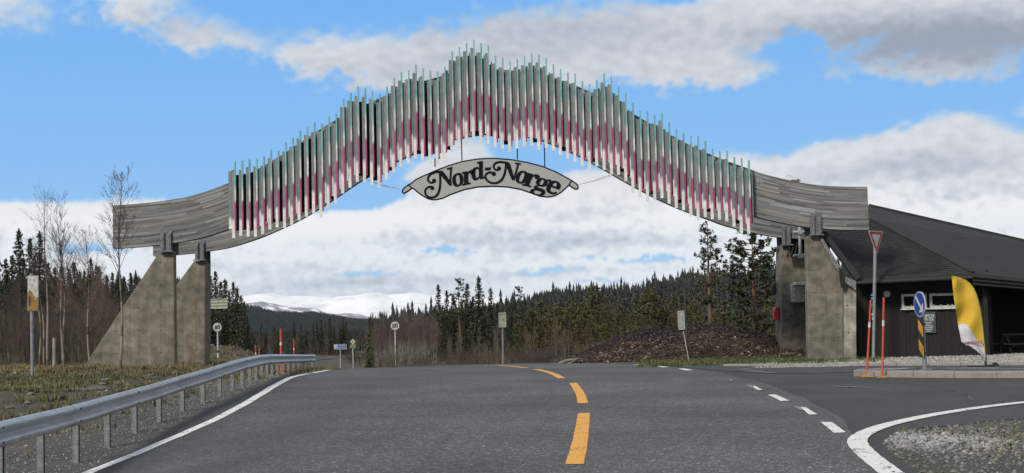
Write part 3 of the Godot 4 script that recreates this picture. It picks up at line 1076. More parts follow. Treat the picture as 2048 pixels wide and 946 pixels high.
func arch() -> void:
	var mid := at(982, 735, GATE)
	var t := thing("timber_gate", "wide timber arch over the road clad in grey, white, teal and magenta slats", "arch", Vector3(mid.x, 0, -GATE))
	var line := beam_line()
	obj("beam", beam(line, -GATE, 0.0), M.timber, t)
	obj("beam", beam(line, -REAR, 0.37), M.timber, t)
	var grey := Color(0.205, 0.222, 0.232)
	var grey2 := Color(0.18, 0.193, 0.202)
	var white := Color(0.76, 0.77, 0.76)
	var teal := Color(0.18, 0.44, 0.46)
	var magenta := Color(0.40, 0.05, 0.19)
	for i in 72:
		var u := 472.4 + (1495.5 - 472.4) * i / 71.0
		var tip := at(u, TIPS[i], GATE)
		var foot := at(u - 8, FEET[i], GATE)
		var x := tip.x
		var k := 1.0 + 0.1 * sin(i * 2.7)
		var white_at := 0.725 + 0.025 * sin(i * 0.9) + 0.05 * exp(-pow((i - 33.0) / 18.0, 2.0))
		# the slim slat, proud of the rest
		var y0 := tip.y
		var y1 := foot.y + 0.26 + 0.05 * sin(i * 3.1)
		var st := [[0.0, teal * k], [0.32 + 0.05 * sin(i * 1.3), teal * k], [0.42 + 0.04 * sin(i * 1.3), white * 0.85], [0.555 + 0.03 * sin(i * 0.7), white * 0.85], [0.60 + 0.03 * sin(i * 0.7), magenta], [1.0, magenta]]
		obj("slim_slat", painted_slat(x - 0.027, x + 0.027, y0, y1, -GATE + 0.29, 0.10, st), M.batten, t)
		# the broad slat
		var top := y0 - 0.31 - 0.03 * sin(i * 1.9)
		st = [[0.0, grey * k], [white_at - 0.02, grey * k], [white_at + 0.035, white], [1.0, white]]
		obj("broad_slat", painted_slat(x - 0.028 - 0.110, x - 0.031, top, foot.y, -GATE + 0.225, 0.05, st), M.batten, t)
		# what fills the gap before the next one
		var kind := GAPS[i]
		var next_tip: float = at(u, TIPS[mini(i + 1, 71)], GATE).y
		var next_foot: float = at(u, FEET[mini(i + 1, 71)], GATE).y
		if kind != "b":
			var xa := x + 0.031 + (0.045 if kind == "m" else 0.0)
			var ga := (grey if kind == "g" else grey2) * (0.9 + 0.12 * sin(i * 4.1))
			var top3 := (y0 + next_tip) * 0.5 - 0.42
			var foot3 := (foot.y + next_foot) * 0.5 + 0.36
			st = [[0.0, ga], [white_at - 0.03, ga], [white_at + 0.03, white], [1.0, white]]
			if kind == "m" and i % 2:
				st = [[0.0, ga], [1.0, ga]]
			obj("recessed_slat", painted_slat(xa, x + 0.123, top3, foot3, -GATE + 0.215, 0.05, st), M.batten, t)
		var bk := MB.new()
		var bt := (y0 + next_tip) * 0.5 - 0.5
		var bf := (foot.y + next_foot) * 0.5 + (0.24 if kind == "b" or i % 4 == 1 else 0.40)
		bk.box(Vector3(x + 0.03, (bt + bf) * 0.5, -GATE + 0.05), Vector3(0.255, bt - bf, 0.03))
		obj("backing_board", bk, M.tar_dark, t)
	# a last broad slat at the near end
	var first := at(472.4, 343, GATE)
	var lastf := at(463, 459, GATE)
	obj("broad_slat", painted_slat(first.x - 0.25, first.x - 0.14, first.y, lastf.y, -GATE + 0.22, 0.05, [[0.0, grey], [0.78, grey], [0.85, white], [1.0, white]]), M.batten, t)
	# steel shoes between beams and piers
	for q in [[332.5, 461.5, 504, 24, GATE], [400, 481, 521, 20, REAR], [1631.5, 428, 471, 23, GATE], [1572.5, 452, 491, 18.5, REAR]]:
		var a := at(q[0], q[1], q[4])
		var b := at(q[0], q[2], q[4])
		obj("steel_shoe", bracket((a.x + b.x) * 0.5, b.y, a.y, q[3] * q[4] / F, -q[4]), M.steel_dull, t)
		var rear_plate := MB.new()
		rear_plate.box(Vector3((a.x + b.x) * 0.5 + (0.12 if q[0] < 1000 else -0.12), (a.y + b.y) * 0.5 - 0.1, -q[4] - 0.5), Vector3(q[3] * q[4] / F, a.y - b.y, 0.03))
		obj("steel_shoe", rear_plate, M.steel_dull, t)


func outline(px: Array, d: float) -> Array:
	var o := []
	for q in px:
		o.append(at(q[0], q[1], d))
	return o


func piers() -> void:
	var front := [[[163, 737], [318, 504], [348, 503], [350, 738]], 54.0, 0.34]
	for q in [
		[[[160, 745], [318, 504], [348, 503.5], [350.5, 750]], 54.1, 0.36, "broad raked concrete pier, nearest of the pair by the guardrail, birch before it"],
		[[[352, 571], [388, 522], [411, 520.5], [410, 750], [330, 750]], 60.1, 1.05, "narrower raked concrete pier behind the broad one on the guardrail side"],
		[[[1612.5, 473], [1639, 470], [1642, 478], [1660, 512], [1687, 556], [1687, 722], [1617, 722]], 54.1, 0.4, "broad concrete pier running under the shop's sloping roof edge"],
		[[[1564, 490.5], [1580, 490], [1582, 512], [1640, 512], [1640, 720], [1561.5, 720]], 60.1, 1.35, "concrete pier behind the shop's gable pier, louvred box on it"]]:
		var mb := MB.new()
		mb.slab(outline(q[0], q[1]), Vector3(0, 0, -q[2]), 0.03)
		var o := at(q[0][-1][0], 735, q[1])
		var t := thing("concrete_pier", q[3], "pier", Vector3(o.x, 0, -q[1]), "piers of the timber gate")
		obj("shaft", mb, M.concrete, t)


# ---------------------------------------------------------------- the hanging name board
func board(px: Array) -> Array:     # board outline from its own drawing, 5.12 to a sighted pixel
	var o := []
	for q in px:
		o.append(at(780.0 + q[0] / 5.12, 290.0 + q[1] / 5.12, GATE))
	return o


func inset(face: Array, by: float, grow := false) -> Array:
	var flat := PackedVector2Array()
	for p in face:
		flat.append(Vector2(p.x, p.y))
	var r := Geometry2D.offset_polygon(flat, by if grow else -by, Geometry2D.JOIN_ROUND)
	var best: PackedVector2Array = r[0]
	for q in r:
		if q.size() > best.size():
			best = q
	var o := []
	for p in best:
		o.append(Vector3(p.x, p.y, face[0].z))
	return o


func stroke(mb: MB, px: Array, widths: Array, z: float, thick: float) -> void:     # a pen stroke of changing width
	var p := smooth_line(board(px), 5)
	for i in p.size():
		p[i].z = z
	var s := 0.003607
	var l := []
	var r := []
	for i in p.size():
		var f := float(i) / (p.size() - 1) * (widths.size() - 1)
		var w: float = lerpf(widths[int(f)], widths[mini(int(f) + 1, widths.size() - 1)], f - int(f)) * s * 0.5
		var t: Vector3 = (p[mini(i + 1, p.size() - 1)] - p[maxi(i - 1, 0)]).normalized()
		var o := Vector3(-t.y, t.x, 0) * w
		l.append(p[i] + o)
		r.append(p[i] - o)
	var back := Vector3(0, 0, -thick)
	for i in p.size() - 1:
		mb.quad(l[i], r[i], r[i + 1], l[i + 1], Vector3(0, 0, 1))
		mb.quad(l[i], l[i + 1], l[i + 1] + back, l[i] + back, l[i] - r[i])
		mb.quad(r[i], r[i + 1], r[i + 1] + back, r[i] + back, r[i] - l[i])


func ball(mb: MB, px: Array, r: float, z: float) -> void:
	var c: Vector3 = board([px])[0]
	mb.disc(Vector3(c.x, c.y, z), Vector3(0, 0, 1), r * 0.003607, 18)


func name_board() -> void:
	var body := [[200, 398], [260, 350], [330, 315], [400, 285], [500, 243], [600, 205], [740, 163], [880, 140], [980, 132], [1080, 131], [1250, 145], [1400, 172], [1560, 213], [1700, 270], [1790, 318], [1850, 352], [1885, 372], [1915, 395], [1932, 420], [1935, 442], [1922, 459], [1896, 460], [1860, 440], [1832, 420], [1800, 452], [1760, 488], [1700, 524], [1650, 537], [1600, 540], [1530, 530], [1450, 500], [1330, 460], [1200, 437], [1050, 430], [900, 437], [760, 465], [620, 515], [540, 553], [480, 567], [440, 568], [390, 558], [330, 526], [280, 490], [232, 447], [200, 470], [170, 490], [145, 503], [125, 494], [119, 476], [130, 450], [160, 420]]
	var full := board(body)
	for i in full.size():
		full[i].z = -GATE + 0.03
	var c: Vector3 = board([[1030, 290]])[0]
	var t := thing("name_board", "pale curved name board with dark scroll lettering hanging under the arch", "sign", c)
	var mb := MB.new()
	mb.slab(full, Vector3(0, 0, -0.07))
	obj("rim", mb, M.rim, t)
	var inner := inset(full, 0.052)
	mb = MB.new()
	for i in inner.size():
		inner[i].z = -GATE + 0.036
	mb.slab(inner, Vector3(0, 0, -0.02))
	var face := obj("board_face", mb, M.board, t)
	mb = MB.new()
	for q in [[[186, 402], [232, 452]], [[1856, 366], [1826, 424]]]:
		var p := board(q)
		mb.bar(Vector3(p[0].x, p[0].y, -GATE + 0.037), Vector3(p[1].x, p[1].y, -GATE + 0.037), 0.05, 0.012)
	obj("end_band", mb, M.rim, t)
	var z := -GATE + 0.05
	# first capital
	mb = MB.new()
	stroke(mb, [[452, 372], [425, 388], [396, 372], [390, 340], [410, 305], [455, 282], [500, 274], [530, 278]], [24, 20, 20, 22, 22, 22, 24, 26], z, 0.02)
	stroke(mb, [[508, 280], [514, 330], [514, 400], [506, 460], [486, 508], [450, 534], [410, 537], [376, 520], [361, 490], [366, 455], [392, 432], [425, 430]], [20, 22, 22, 24, 24, 22, 20, 20, 20, 20, 20, 24], z, 0.02)
	stroke(mb, [[522, 280], [575, 345], [624, 414]], [46, 42, 26], z + 0.001, 0.02)
	stroke(mb, [[626, 236], [622, 300], [618, 360], [624, 412]], [22, 20, 20, 18], z + 0.002, 0.02)
	stroke(mb, [[582, 246], [612, 240], [640, 228]], [16, 18, 14], z + 0.003, 0.02)
	ball(mb, [452, 366], 21, z + 0.004)
	ball(mb, [432, 440], 22, z + 0.004)
	obj("letter", mb, M.ink, face)
	# second capital
	mb = MB.new()
	stroke(mb, [[1118, 248], [1090, 258], [1066, 240], [1062, 212], [1082, 186], [1125, 175], [1170, 180], [1210, 188]], [24, 20, 20, 22, 22, 22, 24, 26], z, 0.02)
	stroke(mb, [[1188, 192], [1182, 250], [1168, 310], [1140, 360], [1095, 388], [1045, 390], [1002, 370], [978, 335], [982, 303], [1010, 284], [1045, 282]], [20, 22, 24, 26, 24, 22, 22, 22, 22, 22, 24], z, 0.02)
	stroke(mb, [[1204, 190], [1232, 270], [1262, 360]], [46, 42, 26], z + 0.001, 0.02)
	stroke(mb, [[1312, 194], [1298, 250], [1280, 310], [1266, 358]], [22, 20, 20, 18], z + 0.002, 0.02)
	stroke(mb, [[1280, 188], [1312, 191], [1340, 197]], [15, 18, 15], z + 0.003, 0.02)
	ball(mb, [1116, 240], 21, z + 0.004)
	ball(mb, [1062, 296], 23, z + 0.004)
	obj("letter", mb, M.ink, face)
	mb = MB.new()
	var hy := board([[976, 231], [1036, 229], [1028, 259], [968, 262]])
	for i in 4:
		hy[i].z = z
	mb.slab(hy, Vector3(0, 0, -0.02))
	obj("hyphen", mb, M.ink, face)
	for q in [["o", 692, 338, 13, 0.85, 0.92], ["r", 799, 316, 9, 0.90, 1.02], ["d", 899, 272, 7, 0.84, 0.98], ["o", 1354, 312, -12, 0.85, 0.92], ["r", 1450, 344, -15, 0.92, 1.1], ["g", 1560, 390, -18, 0.88, 1.15], ["e", 1680, 418, -23, 0.94, 1.0]]:
		mb = MB.new()
		var p: Vector3 = board([[q[1], q[2]]])[0]
		var an := deg_to_rad(q[3] + 1.3)
		var x := Vector3(cos(an), sin(an), 0)
		var y := (Vector3(-sin(an), cos(an), 0) + x * 0.16)
		for k in [-1.0, 1.0]:      # bold strokes
			text(mb, q[0], q[4], 0.02, Vector3(p.x, p.y, z) + x * (0.009 * k) + Vector3(0, 0.004 * k, 0.001 * k), x * q[5], y)
		obj("letter", mb, M.ink, face)
	for q in [[869.5, 322, 334], [923.3, 270, 321], [1034.5, 285, 319], [1089, 292, 333.5]]:
		mb = MB.new()
		var a := at(q[0], q[1], GATE)
		var b := at(q[0] + 0.6, q[2], GATE)
		mb.pole(Vector3(b.x, b.y, -GATE), Vector3(b.x, a.y + 0.1, -GATE), 0.022)
		obj("hanger_rod", mb, M.ink, t)
	for q in [[809, 380, 735, 360], [1153, 370, 1225, 348]]:
		mb = MB.new()
		for k in 2:
			var a := at(q[0], q[1], GATE)
			var b := at(q[2], q[3] + k * 3.0, GATE + 0.1)
			mb.tube([a, a.lerp(b, 0.5) + Vector3(0, -0.03, 0), b], [0.008, 0.008, 0.008], 5)
		obj("stay_wire", mb, M.steel, t)


# ---------------------------------------------------------------- the shop
func plank(mb: MB, px: Array, d: float, thick: float) -> void:
	mb.slab(outline(px, d), Vector3(0, 0, -thick))


func roof_sheet(mb: MB, corners: Array, thick: float) -> void:
	mb.slab(corners, Vector3(0, -thick, 0))


func shop() -> void:
	var o := at(1840, 712, 55.5)
	var t := thing("roadside_shop", "low dark timber shop with a sweeping shingled roof beside the gate", "building", Vector3(o.x, 0, -57.5))
	var mb := MB.new()
	var ground := func(p: Vector3) -> Vector3: return Vector3(p.x, -0.1, p.z)
	var wl := at(1712, 575, 55.6).x
	var wr := at(1978, 575, 55.6).x
	# openings for two windows are left in the wall
	var wins := [[1802, 1853, 588.5, 617.5], [1855.5, 1914, 585.5, 615.5]]
	var y_low: float = at(1830, 616.5, 55.6).y
	var y_high: float = at(1830, 588, 55.6).y
	mb.box(Vector3((wl + wr) * 0.5, (y_low - 0.2) * 0.5, -55.75), Vector3(wr - wl, y_low + 0.2, 0.22))
	mb.box(Vector3((wl + wr) * 0.5, (y_high + 3.2) * 0.5, -55.75), Vector3(wr - wl, 3.2 - y_high, 0.22))
	var xa := at(1802, 600, 55.6).x
	var xb := at(1852, 600, 55.6).x
	var xc := at(1858.5, 600, 55.6).x
	var xd := at(1913, 600, 55.6).x
	for s in [[wl, xa], [xb, xc], [xd, wr]]:
		mb.box(Vector3((s[0] + s[1]) * 0.5, (y_low + y_high) * 0.5, -55.751), Vector3(s[1] - s[0], y_high - y_low, 0.22))
	var wall := obj("wall", mb, M.tar_dark, t)
	# upright boards, every second one lapped over its neighbours
	var x := wl
	var i := 0
	while x < wr - 0.1:
		var w := 0.225 + 0.05 * sin(i * 2.1)
		var zf := -55.60 + (0.028 if i % 2 else 0.0)
		var spans := [[-0.05, 3.15]]
		if (x + w > xa - 0.05 and x < xb + 0.05) or (x + w > xc - 0.05 and x < xd + 0.05):
			spans = [[-0.05, y_low - 0.08], [y_high + 0.08, 3.15]]
		for s in spans:
			mb = MB.new()
			mb.box(Vector3(x + w * 0.5, (s[0] + s[1]) * 0.5, zf + 0.005 * sin(i * 1.3)), Vector3(w - (0.0 if i % 2 else 0.012), s[1] - s[0], 0.03))
			obj("board", mb, M.tar, wall)
		x += w * 0.98
		i += 1
	# windows
	for q in [[xa, xb], [xc, xd]]:
		mb = MB.new()
		var fw := 0.085
		for e in [[(q[0] + q[1]) * 0.5, y_low + fw * 0.5, q[1] - q[0], fw], [(q[0] + q[1]) * 0.5, y_high - fw * 0.5, q[1] - q[0], fw]]:
			mb.box(Vector3(e[0], e[1], -55.56), Vector3(e[2], e[3], 0.1))
		for e in [q[0] + fw * 0.5, q[1] - fw * 0.5]:
			mb.box(Vector3(e, (y_low + y_high) * 0.5, -55.561), Vector3(fw, y_high - y_low - 2 * fw, 0.1))
		mb.box(Vector3((q[0] + q[1]) * 0.5, y_low - 0.03, -55.53), Vector3(q[1] - q[0] + 0.1, 0.05, 0.16))
		var frame := MeshInstance3D.new()
		var win := obj("window", mb, M.frame, t)
		mb = MB.new()
		mb.box(Vector3((q[0] + q[1]) * 0.5, (y_low + y_high) * 0.5, -55.60), Vector3(q[1] - q[0] - 2 * fw, y_high - y_low - 2 * fw, 0.01))
		obj("pane", mb, M.glass, win)
		for e in [-0.38, -0.1, 0.2, 0.37]:
			mb = MB.new()
			mb.box(Vector3((q[0] + q[1]) * 0.5 + e * 0.9, y_low + 0.11, -55.59), Vector3(0.05, 0.035, 0.02))
			obj("hinge", mb, M.frame, win)
		frame.free()
	# round vent
	mb = MB.new()
	var vent := at(1773.5, 588, 55.5)
	mb.pole(Vector3(vent.x, vent.y, -55.6), Vector3(vent.x, vent.y, -55.46), 0.13, 0.125, 20)
	obj("vent", mb, M.frame, t)
	# roof: the near slope and, past the hip, the long slope
	var a0 := at(1643, 462, 56.6)
	var a1 := at(1716, 557, 54.6)
	var a2 := at(1946, 545, 54.6)
	var hip := at(1742, 438, 62.0)
	var ridge := at(1738, 412, 64.0)
	var far_top := at(2075, 488.5, 68.0)
	var far_low := at(2085, 562, 54.4)
	mb = MB.new()
	roof_sheet(mb, [a0, a1, a2, hip], 0.1)
	var slope := obj("roof", mb, M.shingle, t)
	var nrm := (far_top - hip).cross(a2 - hip).normalized()
	var on_roof := func(u: float, v: float) -> Vector3:
		var ray: Vector3 = cam_basis * Vector3((u - 1024.0) / F, (473.0 - v) / F, -1.0)
		return EYE + ray * ((hip - EYE).dot(nrm) / ray.dot(nrm))
	far_low = on_roof.call(2085, 562)
	ridge = on_roof.call(1738, 412)
	mb = MB.new()
	roof_sheet(mb, [ridge, hip, a2, far_low, far_top], 0.1)
	obj("roof", mb, M.shingle, t)
	mb = MB.new()
	roof_sheet(mb, [at(1580, 440, 62.5), a0, hip, ridge], 0.12)
	obj("roof", mb, M.shingle, t)
	mb = MB.new()
	mb.bar(a2 + Vector3(0, 0.03, 0.02), hip + Vector3(0, 0.03, 0.02), 0.16, 0.03, Vector3(1, 0, 0))
	obj("hip_cap", mb, M.shingle, slope)
	mb = MB.new()
	mb.bar(ridge + Vector3(0, 0.02, 0), far_top + Vector3(0, 0.02, 0), 0.14, 0.12, Vector3(0, 1, 0))
	obj("ridge_flashing", mb, M.fascia, t)
	# shingle courses
	mb = MB.new()
	for k in range(1, 34):
		var f := k / 34.0
		mb.bar(a1.lerp(a0, f) + Vector3(0.05, 0.0, 0), a2.lerp(hip, f) + Vector3(-0.05, 0.0, 0), 0.04, 0.012, Vector3(0, 0.6, -1))
		mb.bar(a2.lerp(hip, f), far_low.lerp(far_top, f), 0.04, 0.012, Vector3(0, 0.6, -1))
	var courses := obj("shingle_courses", mb, M.shingle, slope)
	courses.set_meta("kind", "stuff")
	# eaves board and gutter of the near slope
	mb = MB.new()
	mb.slab(outline([[1716, 557], [1946, 545], [1946, 557], [1716, 570]], 54.55), Vector3(0, 0, -0.06))
	obj("eaves_board", mb, M.fascia, t)
	mb = MB.new()
	var g0 := at(1712, 566, 54.45)
	var g1 := at(1946, 555, 54.45)
	mb.pole(g0, g1, 0.07, 0.07, 8)
	obj("gutter", mb, M.fascia, t)
	mb = MB.new()
	mb.slab(outline([[1720, 571], [1946, 559], [1946, 573], [1720, 584]], 55.3), Vector3(0, 0, -0.08))
	obj("eaves_board", mb, M.tar, t)
	mb = MB.new()   # soffit
	mb.slab([at(1714, 569, 54.6), at(1946, 557, 54.6), at(1946, 560, 55.7), at(1714, 572, 55.7)], Vector3(0, 0.04, 0))
	obj("soffit", mb, M.tar, t)
	# stepped boards of the long slope's eaves
	for k in 3:
		mb = MB.new()
		mb.slab(outline([[1946, 546 + k * 7.6], [2090, 561 + k * 6.5], [2090, 567.5 + k * 6.5], [1946, 553.8 + k * 7.6]], 54.3 + k * 0.12), Vector3(0, 0, -0.1))
		obj("eaves_board", mb, M.fascia, t)
	# rain-worn edge of the near slope
	mb = MB.new()
	mb.slab(outline([[1641, 464], [1651, 462], [1722, 553], [1712, 561]], 54.35), Vector3(0, 0, -0.25))
	obj("verge_cap", mb, M.fascia, t)
	mb = MB.new()
	mb.slab(outline([[1641, 479], [1644, 474], [1681, 534], [1684, 553], [1667, 530]], 54.0), Vector3(0, 0, -0.08))
	obj("verge_board", mb, M.verge, t)
	mb = MB.new()
	mb.slab(outline([[1688, 552], [1712, 562], [1712, 580], [1689, 564]], 53.9), Vector3(0, 0, -0.08))
	obj("verge_board", mb, M.verge, t)
	mb = MB.new()
	mb.slab(outline([[1679, 535], [1690, 548], [1689, 566], [1683, 577], [1680, 556]], 53.85), Vector3(0, 0, -0.1))
	obj("verge_end", mb, M.tar_dark, t)
	# pale rendered wall beside the pier
	mb = MB.new()
	mb.slab(outline([[1684, 570], [1690, 566], [1713, 580], [1713, 722], [1686, 722]], 54.15), Vector3(0, 0, -3.4), 0.02)
	obj("rendered_wall", mb, M.concrete_pale, t)
	# the dark space between the piers, and the sheltered seating bay
	mb = MB.new()
	plank(mb, [[1578, 447], [1660, 447], [1660, 540], [1578, 540]], 62.0, 0.2)
	obj("inner_wall", mb, M.tar_dark, t)
	for k in 4:
		mb = MB.new()
		var p := at(1590 + k * 5.5, 458, 61.2)
		var q := at(1575 + k * 7.0, 512, 59.5)
		mb.bar(p, q, 0.06, 0.12)
		obj("rafter", mb, M.tar, t)
	mb = MB.new()
	plank(mb, [[1544, 574], [1553, 562], [1553, 588], [1548, 592]], 60.8, 0.2)
	obj("eaves_board", mb, M.tar, t)
	var bay_l := wr - 0.05
	mb = MB.new()
	mb.box(Vector3(bay_l + 3.5, 1.7, -63.5), Vector3(7.4, 3.6, 0.2))
	mb.box(Vector3(bay_l, 1.6, -59.6), Vector3(0.2, 3.3, 7.6))
	obj("bay_wall", mb, M.tar_dark, t)
	mb = MB.new()
	mb.slab([at(1946, 572, 54.8), at(2200, 590, 54.8), at(2200, 590, 63.6), at(1946, 570, 63.6)], Vector3(0, 0.05, 0))
	obj("ceiling", mb, M.tar_dark, t)
	for q in [1971, 2130]:
		mb = MB.new()
		var p := at(q, 640, 55.2)
		mb.box(Vector3(p.x, 1.5, -55.2), Vector3(0.16, 3.1, 0.16))
		obj("post", mb, M.tar, t)

	# louvred box on the rear pier
	var lb := at(1601, 585, 59.6)
	var lt := thing("louvred_vent_box", "white louvred ventilation box on the inner concrete pier", "vent", Vector3(lb.x, 0, -59.6))
	mb = MB.new()
	mb.box(Vector3(lb.x, lb.y, -59.85), Vector3(0.5, 0.78, 0.45))
	obj("case", mb, M.tar_dark, lt)
	mb = MB.new()
	mb.slab(outline([[1588, 570], [1595, 564], [1617, 563], [1617, 569]], 59.2), Vector3(0, 0, -0.9))
	obj("lid", mb, M.frame, lt)
	for k in 9:
		mb = MB.new()
		var y := lb.y + 0.31 - k * 0.082
		mb.box(Vector3(lb.x + 0.02, y, -59.57), Vector3(0.5, 0.05, 0.1), Basis(Vector3.RIGHT, 0.5))
		mb.box(Vector3(lb.x - 0.28, y, -59.85), Vector3(0.1, 0.05, 0.46), Basis(Vector3.BACK, -0.5))
		obj("slat", mb, M.frame, lt)
	mb = MB.new()
	for s in [-0.25, -0.08, 0.26]:
		mb.box(Vector3(lb.x + s, lb.y, -59.53), Vector3(0.035, 0.78, 0.03))
	obj("frame", mb, M.frame, lt)
	# steel pipe frame between the piers
	mb = MB.new()
	var pt := at(1597, 452, 57.5)
	var pb := at(1601, 514, 57.5)
	mb.pole(Vector3(pb.x, pb.y, -57.5), Vector3(pb.x, pt.y, -57.5), 0.06)
	for v in [464.5, 511.5]:
		var p := at(1600, v, 57.5)
		mb.pole(Vector3(p.x - 0.28, p.y, -57.44), Vector3(p.x + 0.45, p.y + 0.02, -57.44), 0.055)
		mb.box(Vector3(pb.x, p.y, -57.46), Vector3(0.16, 0.16, 0.2))
	tag(obj("pipe_bracket", mb, M.steel), "grey steel pipe bracket in the dark gap between the shop piers", "bracket")
	# red box on the pier's side
	var rb := at(1551, 627, 60.6)
	var rt := thing("red_mailbox", "red box fixed to the outer side of the shop pier", "mailbox", Vector3(rb.x, 0, -60.6))
	mb = MB.new()
	mb.slab([rb + Vector3(-0.09, -0.26, 0.2), rb + Vector3(0.12, -0.26, 0.2), rb + Vector3(0.12, 0.26, 0.2), rb + Vector3(0.02, 0.27, 0.2), rb + Vector3(-0.06, 0.22, 0.2), rb + Vector3(-0.09, 0.12, 0.2)], Vector3(0, 0, -0.4), 0.015)
	obj("body", mb, M.red, rt)
	mb = MB.new()
	mb.box(rb + Vector3(0.0, 0.07, 0.205), Vector3(0.21, 0.025, 0.02))
	obj("flap", mb, M.red_dark, rt)
	# dish on the beam
	var dp := at(1578, 361, 54.3)
	var dt := thing("satellite_dish", "small wire dish and camera standing on top of the beam", "antenna", Vector3(dp.x, dp.y, -54.3))
	mb = MB.new()
	var dc := dp + Vector3(0, 0.02, 0)
	var ring := []
	var rr := []
	for k in 25:
		ring.append(dc + Vector3(cos(TAU * k / 24.0) * 0.17, sin(TAU * k / 24.0) * 0.17, 0.0))
		rr.append(0.008)
	mb.tube(ring, rr, 5)
	for k in 9:
		var s := (k - 4) * 0.038
		var hh := sqrt(maxf(0.0, 0.17 * 0.17 - s * s))
		mb.tube([dc + Vector3(s, -hh, -0.02), dc + Vector3(s, hh, -0.02)], [0.003, 0.003], 4)
	obj("wire_grid", mb, M.frame, dt)
	mb = MB.new()
	mb.box(dc + Vector3(0.16, -0.05, 0.05), Vector3(0.2, 0.09, 0.1))
	mb.box(dc + Vector3(0.34, -0.04, 0.0), Vector3(0.1, 0.1, 0.08))
	mb.pole(dc + Vector3(0.34, -0.25, 0.0), dc + Vector3(0.34, 0.04, 0.0), 0.02)
	mb.pole(dc + Vector3(0.1, -0.03, 0.0), dc + Vector3(0.45, -0.03, 0.0), 0.015)
	obj("arm", mb, M.steel_dull, dt)
	# opening hours
	var p0 := at(1847, 623.5, 55.35)
	var p1 := at(1874.5, 665.5, 55.35)
	var ot := thing("opening_hours_sign", "slate notice with white opening hours hung on the boarded wall", "sign", Vector3((p0.x + p1.x) * 0.5, p1.y, -55.45))
	mb = MB.new()
	mb.box(Vector3((p0.x + p1.x) * 0.5, (p0.y + p1.y) * 0.5, -55.5), Vector3(p1.x - p0.x, p0.y - p1.y, 0.04))
	var ob := obj("panel", mb, M.slate, ot)
	mb = MB.new()
	var cx := (p0.x + p1.x) * 0.5 - 0.04
	var wd := p1.x - p0.x
	text(mb, "OPEN", 0.17, 0.006, Vector3(cx, p0.y - 0.165, -55.476), Vector3.RIGHT, Vector3.UP)
	text(mb, "09-18", 0.165, 0.006, Vector3(cx, p0.y - 0.295, -55.476), Vector3.RIGHT, Vector3.UP)
	for k in 6:
		var ww: float = [0.30, 0.19, 0.33, 0.36, 0.31, 0.2][k]
		var xx := -ww * 0.5
		var m := 0
		while xx < ww * 0.5 - 0.02:
			var l := 0.022 + 0.01 * sin(m * 2.0 + k)
			mb.box(Vector3(cx + xx + l * 0.5, p0.y - 0.41 - k * 0.066, -55.476), Vector3(l * 0.82, 0.03, 0.006))
			xx += l + 0.004
			m += 1
	obj("lettering", mb, M.frame, ob)
	# picnic table
	var b := at(2022, 712, 59.0)
	var bt := thing("picnic_table", "wooden picnic table in the dark sheltered bay", "picnic table", Vector3(b.x, 0, -59))
	var ty: float = at(2020, 669, 59).y
	var by: float = at(2020, 688, 59).y
	for k in 5:
		mb = MB.new()
		mb.box(Vector3(b.x + 0.55, ty, -59.36 + k * 0.155), Vector3(1.9, 0.045, 0.14))
		obj("top_plank", mb, M.pine_wood, bt)
	for k in [-1, 1]:
		for j in 2:
			mb = MB.new()
			mb.box(Vector3(b.x + 0.55, by, -59.05 + k * (0.68 + j * 0.13)), Vector3(2.2, 0.045, 0.12))
			obj("seat_plank", mb, M.pine_wood, bt)
	for k in [-0.2, 1.25]:
		for s in [-1, 1]:
			mb = MB.new()
			mb.bar(Vector3(b.x + k, 0, -59.05 + s * 0.68), Vector3(b.x + k, ty, -59.05 + s * 0.2), 0.06, 0.1)
			obj("leg", mb, M.pine_wood, bt)
		mb = MB.new()
		mb.box(Vector3(b.x + k + 0.05, by - 0.06, -59.05), Vector3(0.05, 0.1, 1.7))
		obj("cross_bar", mb, M.pine_wood, bt)
	# squared log lying on the grass
	mb = MB.new()
	var la := gp(1559, 717)
	var lg := gp(1618, 713)
	mb.tube([la + Vector3(0, 0.09, 0), lg + Vector3(0, 0.1, 0)], [0.12, 0.1], 8)
	mb.disc(la + Vector3(0, 0.09, 0), Vector3(-1, 0, 0.2), 0.12, 8)
	mb.disc(lg + Vector3(0, 0.1, 0), Vector3(1, 0, 0), 0.1, 8)
	tag(obj("log", mb, M.pine_wood), "grey log lying on the grass at the foot of the inner pier", "log")


# ---------------------------------------------------------------- kerbs
func kerb_row(owner: Node3D, a: Vector3, b: Vector3, stone: float, h: float, w: float) -> void:
	var len := a.distance_to(b)
	var k := int(len / stone)
	var dirv := (b - a).normalized()
	var side := dirv.cross(Vector3.UP)
	for i in k:
		var p := a + dirv * (len * i / k + 0.006)
		var q := a + dirv * (len * (i + 1) / k - 0.006)
		var j := 0.008 * sin(i * 2.9)
		var mb := MB.new()
		var prof := [Vector2(0, -0.1), Vector2(0, h - 0.035 + j), Vector2(0.012, h - 0.01 + j), Vector2(0.04, h + j), Vector2(w, h + j), Vector2(w, -0.1)]
		var face := []
		for s in prof:
			face.append(p - side * s.x + Vector3(0, s.y, 0))
		mb.slab(face, q - p)
		obj("kerb_stone", mb, M.kerb, owner)


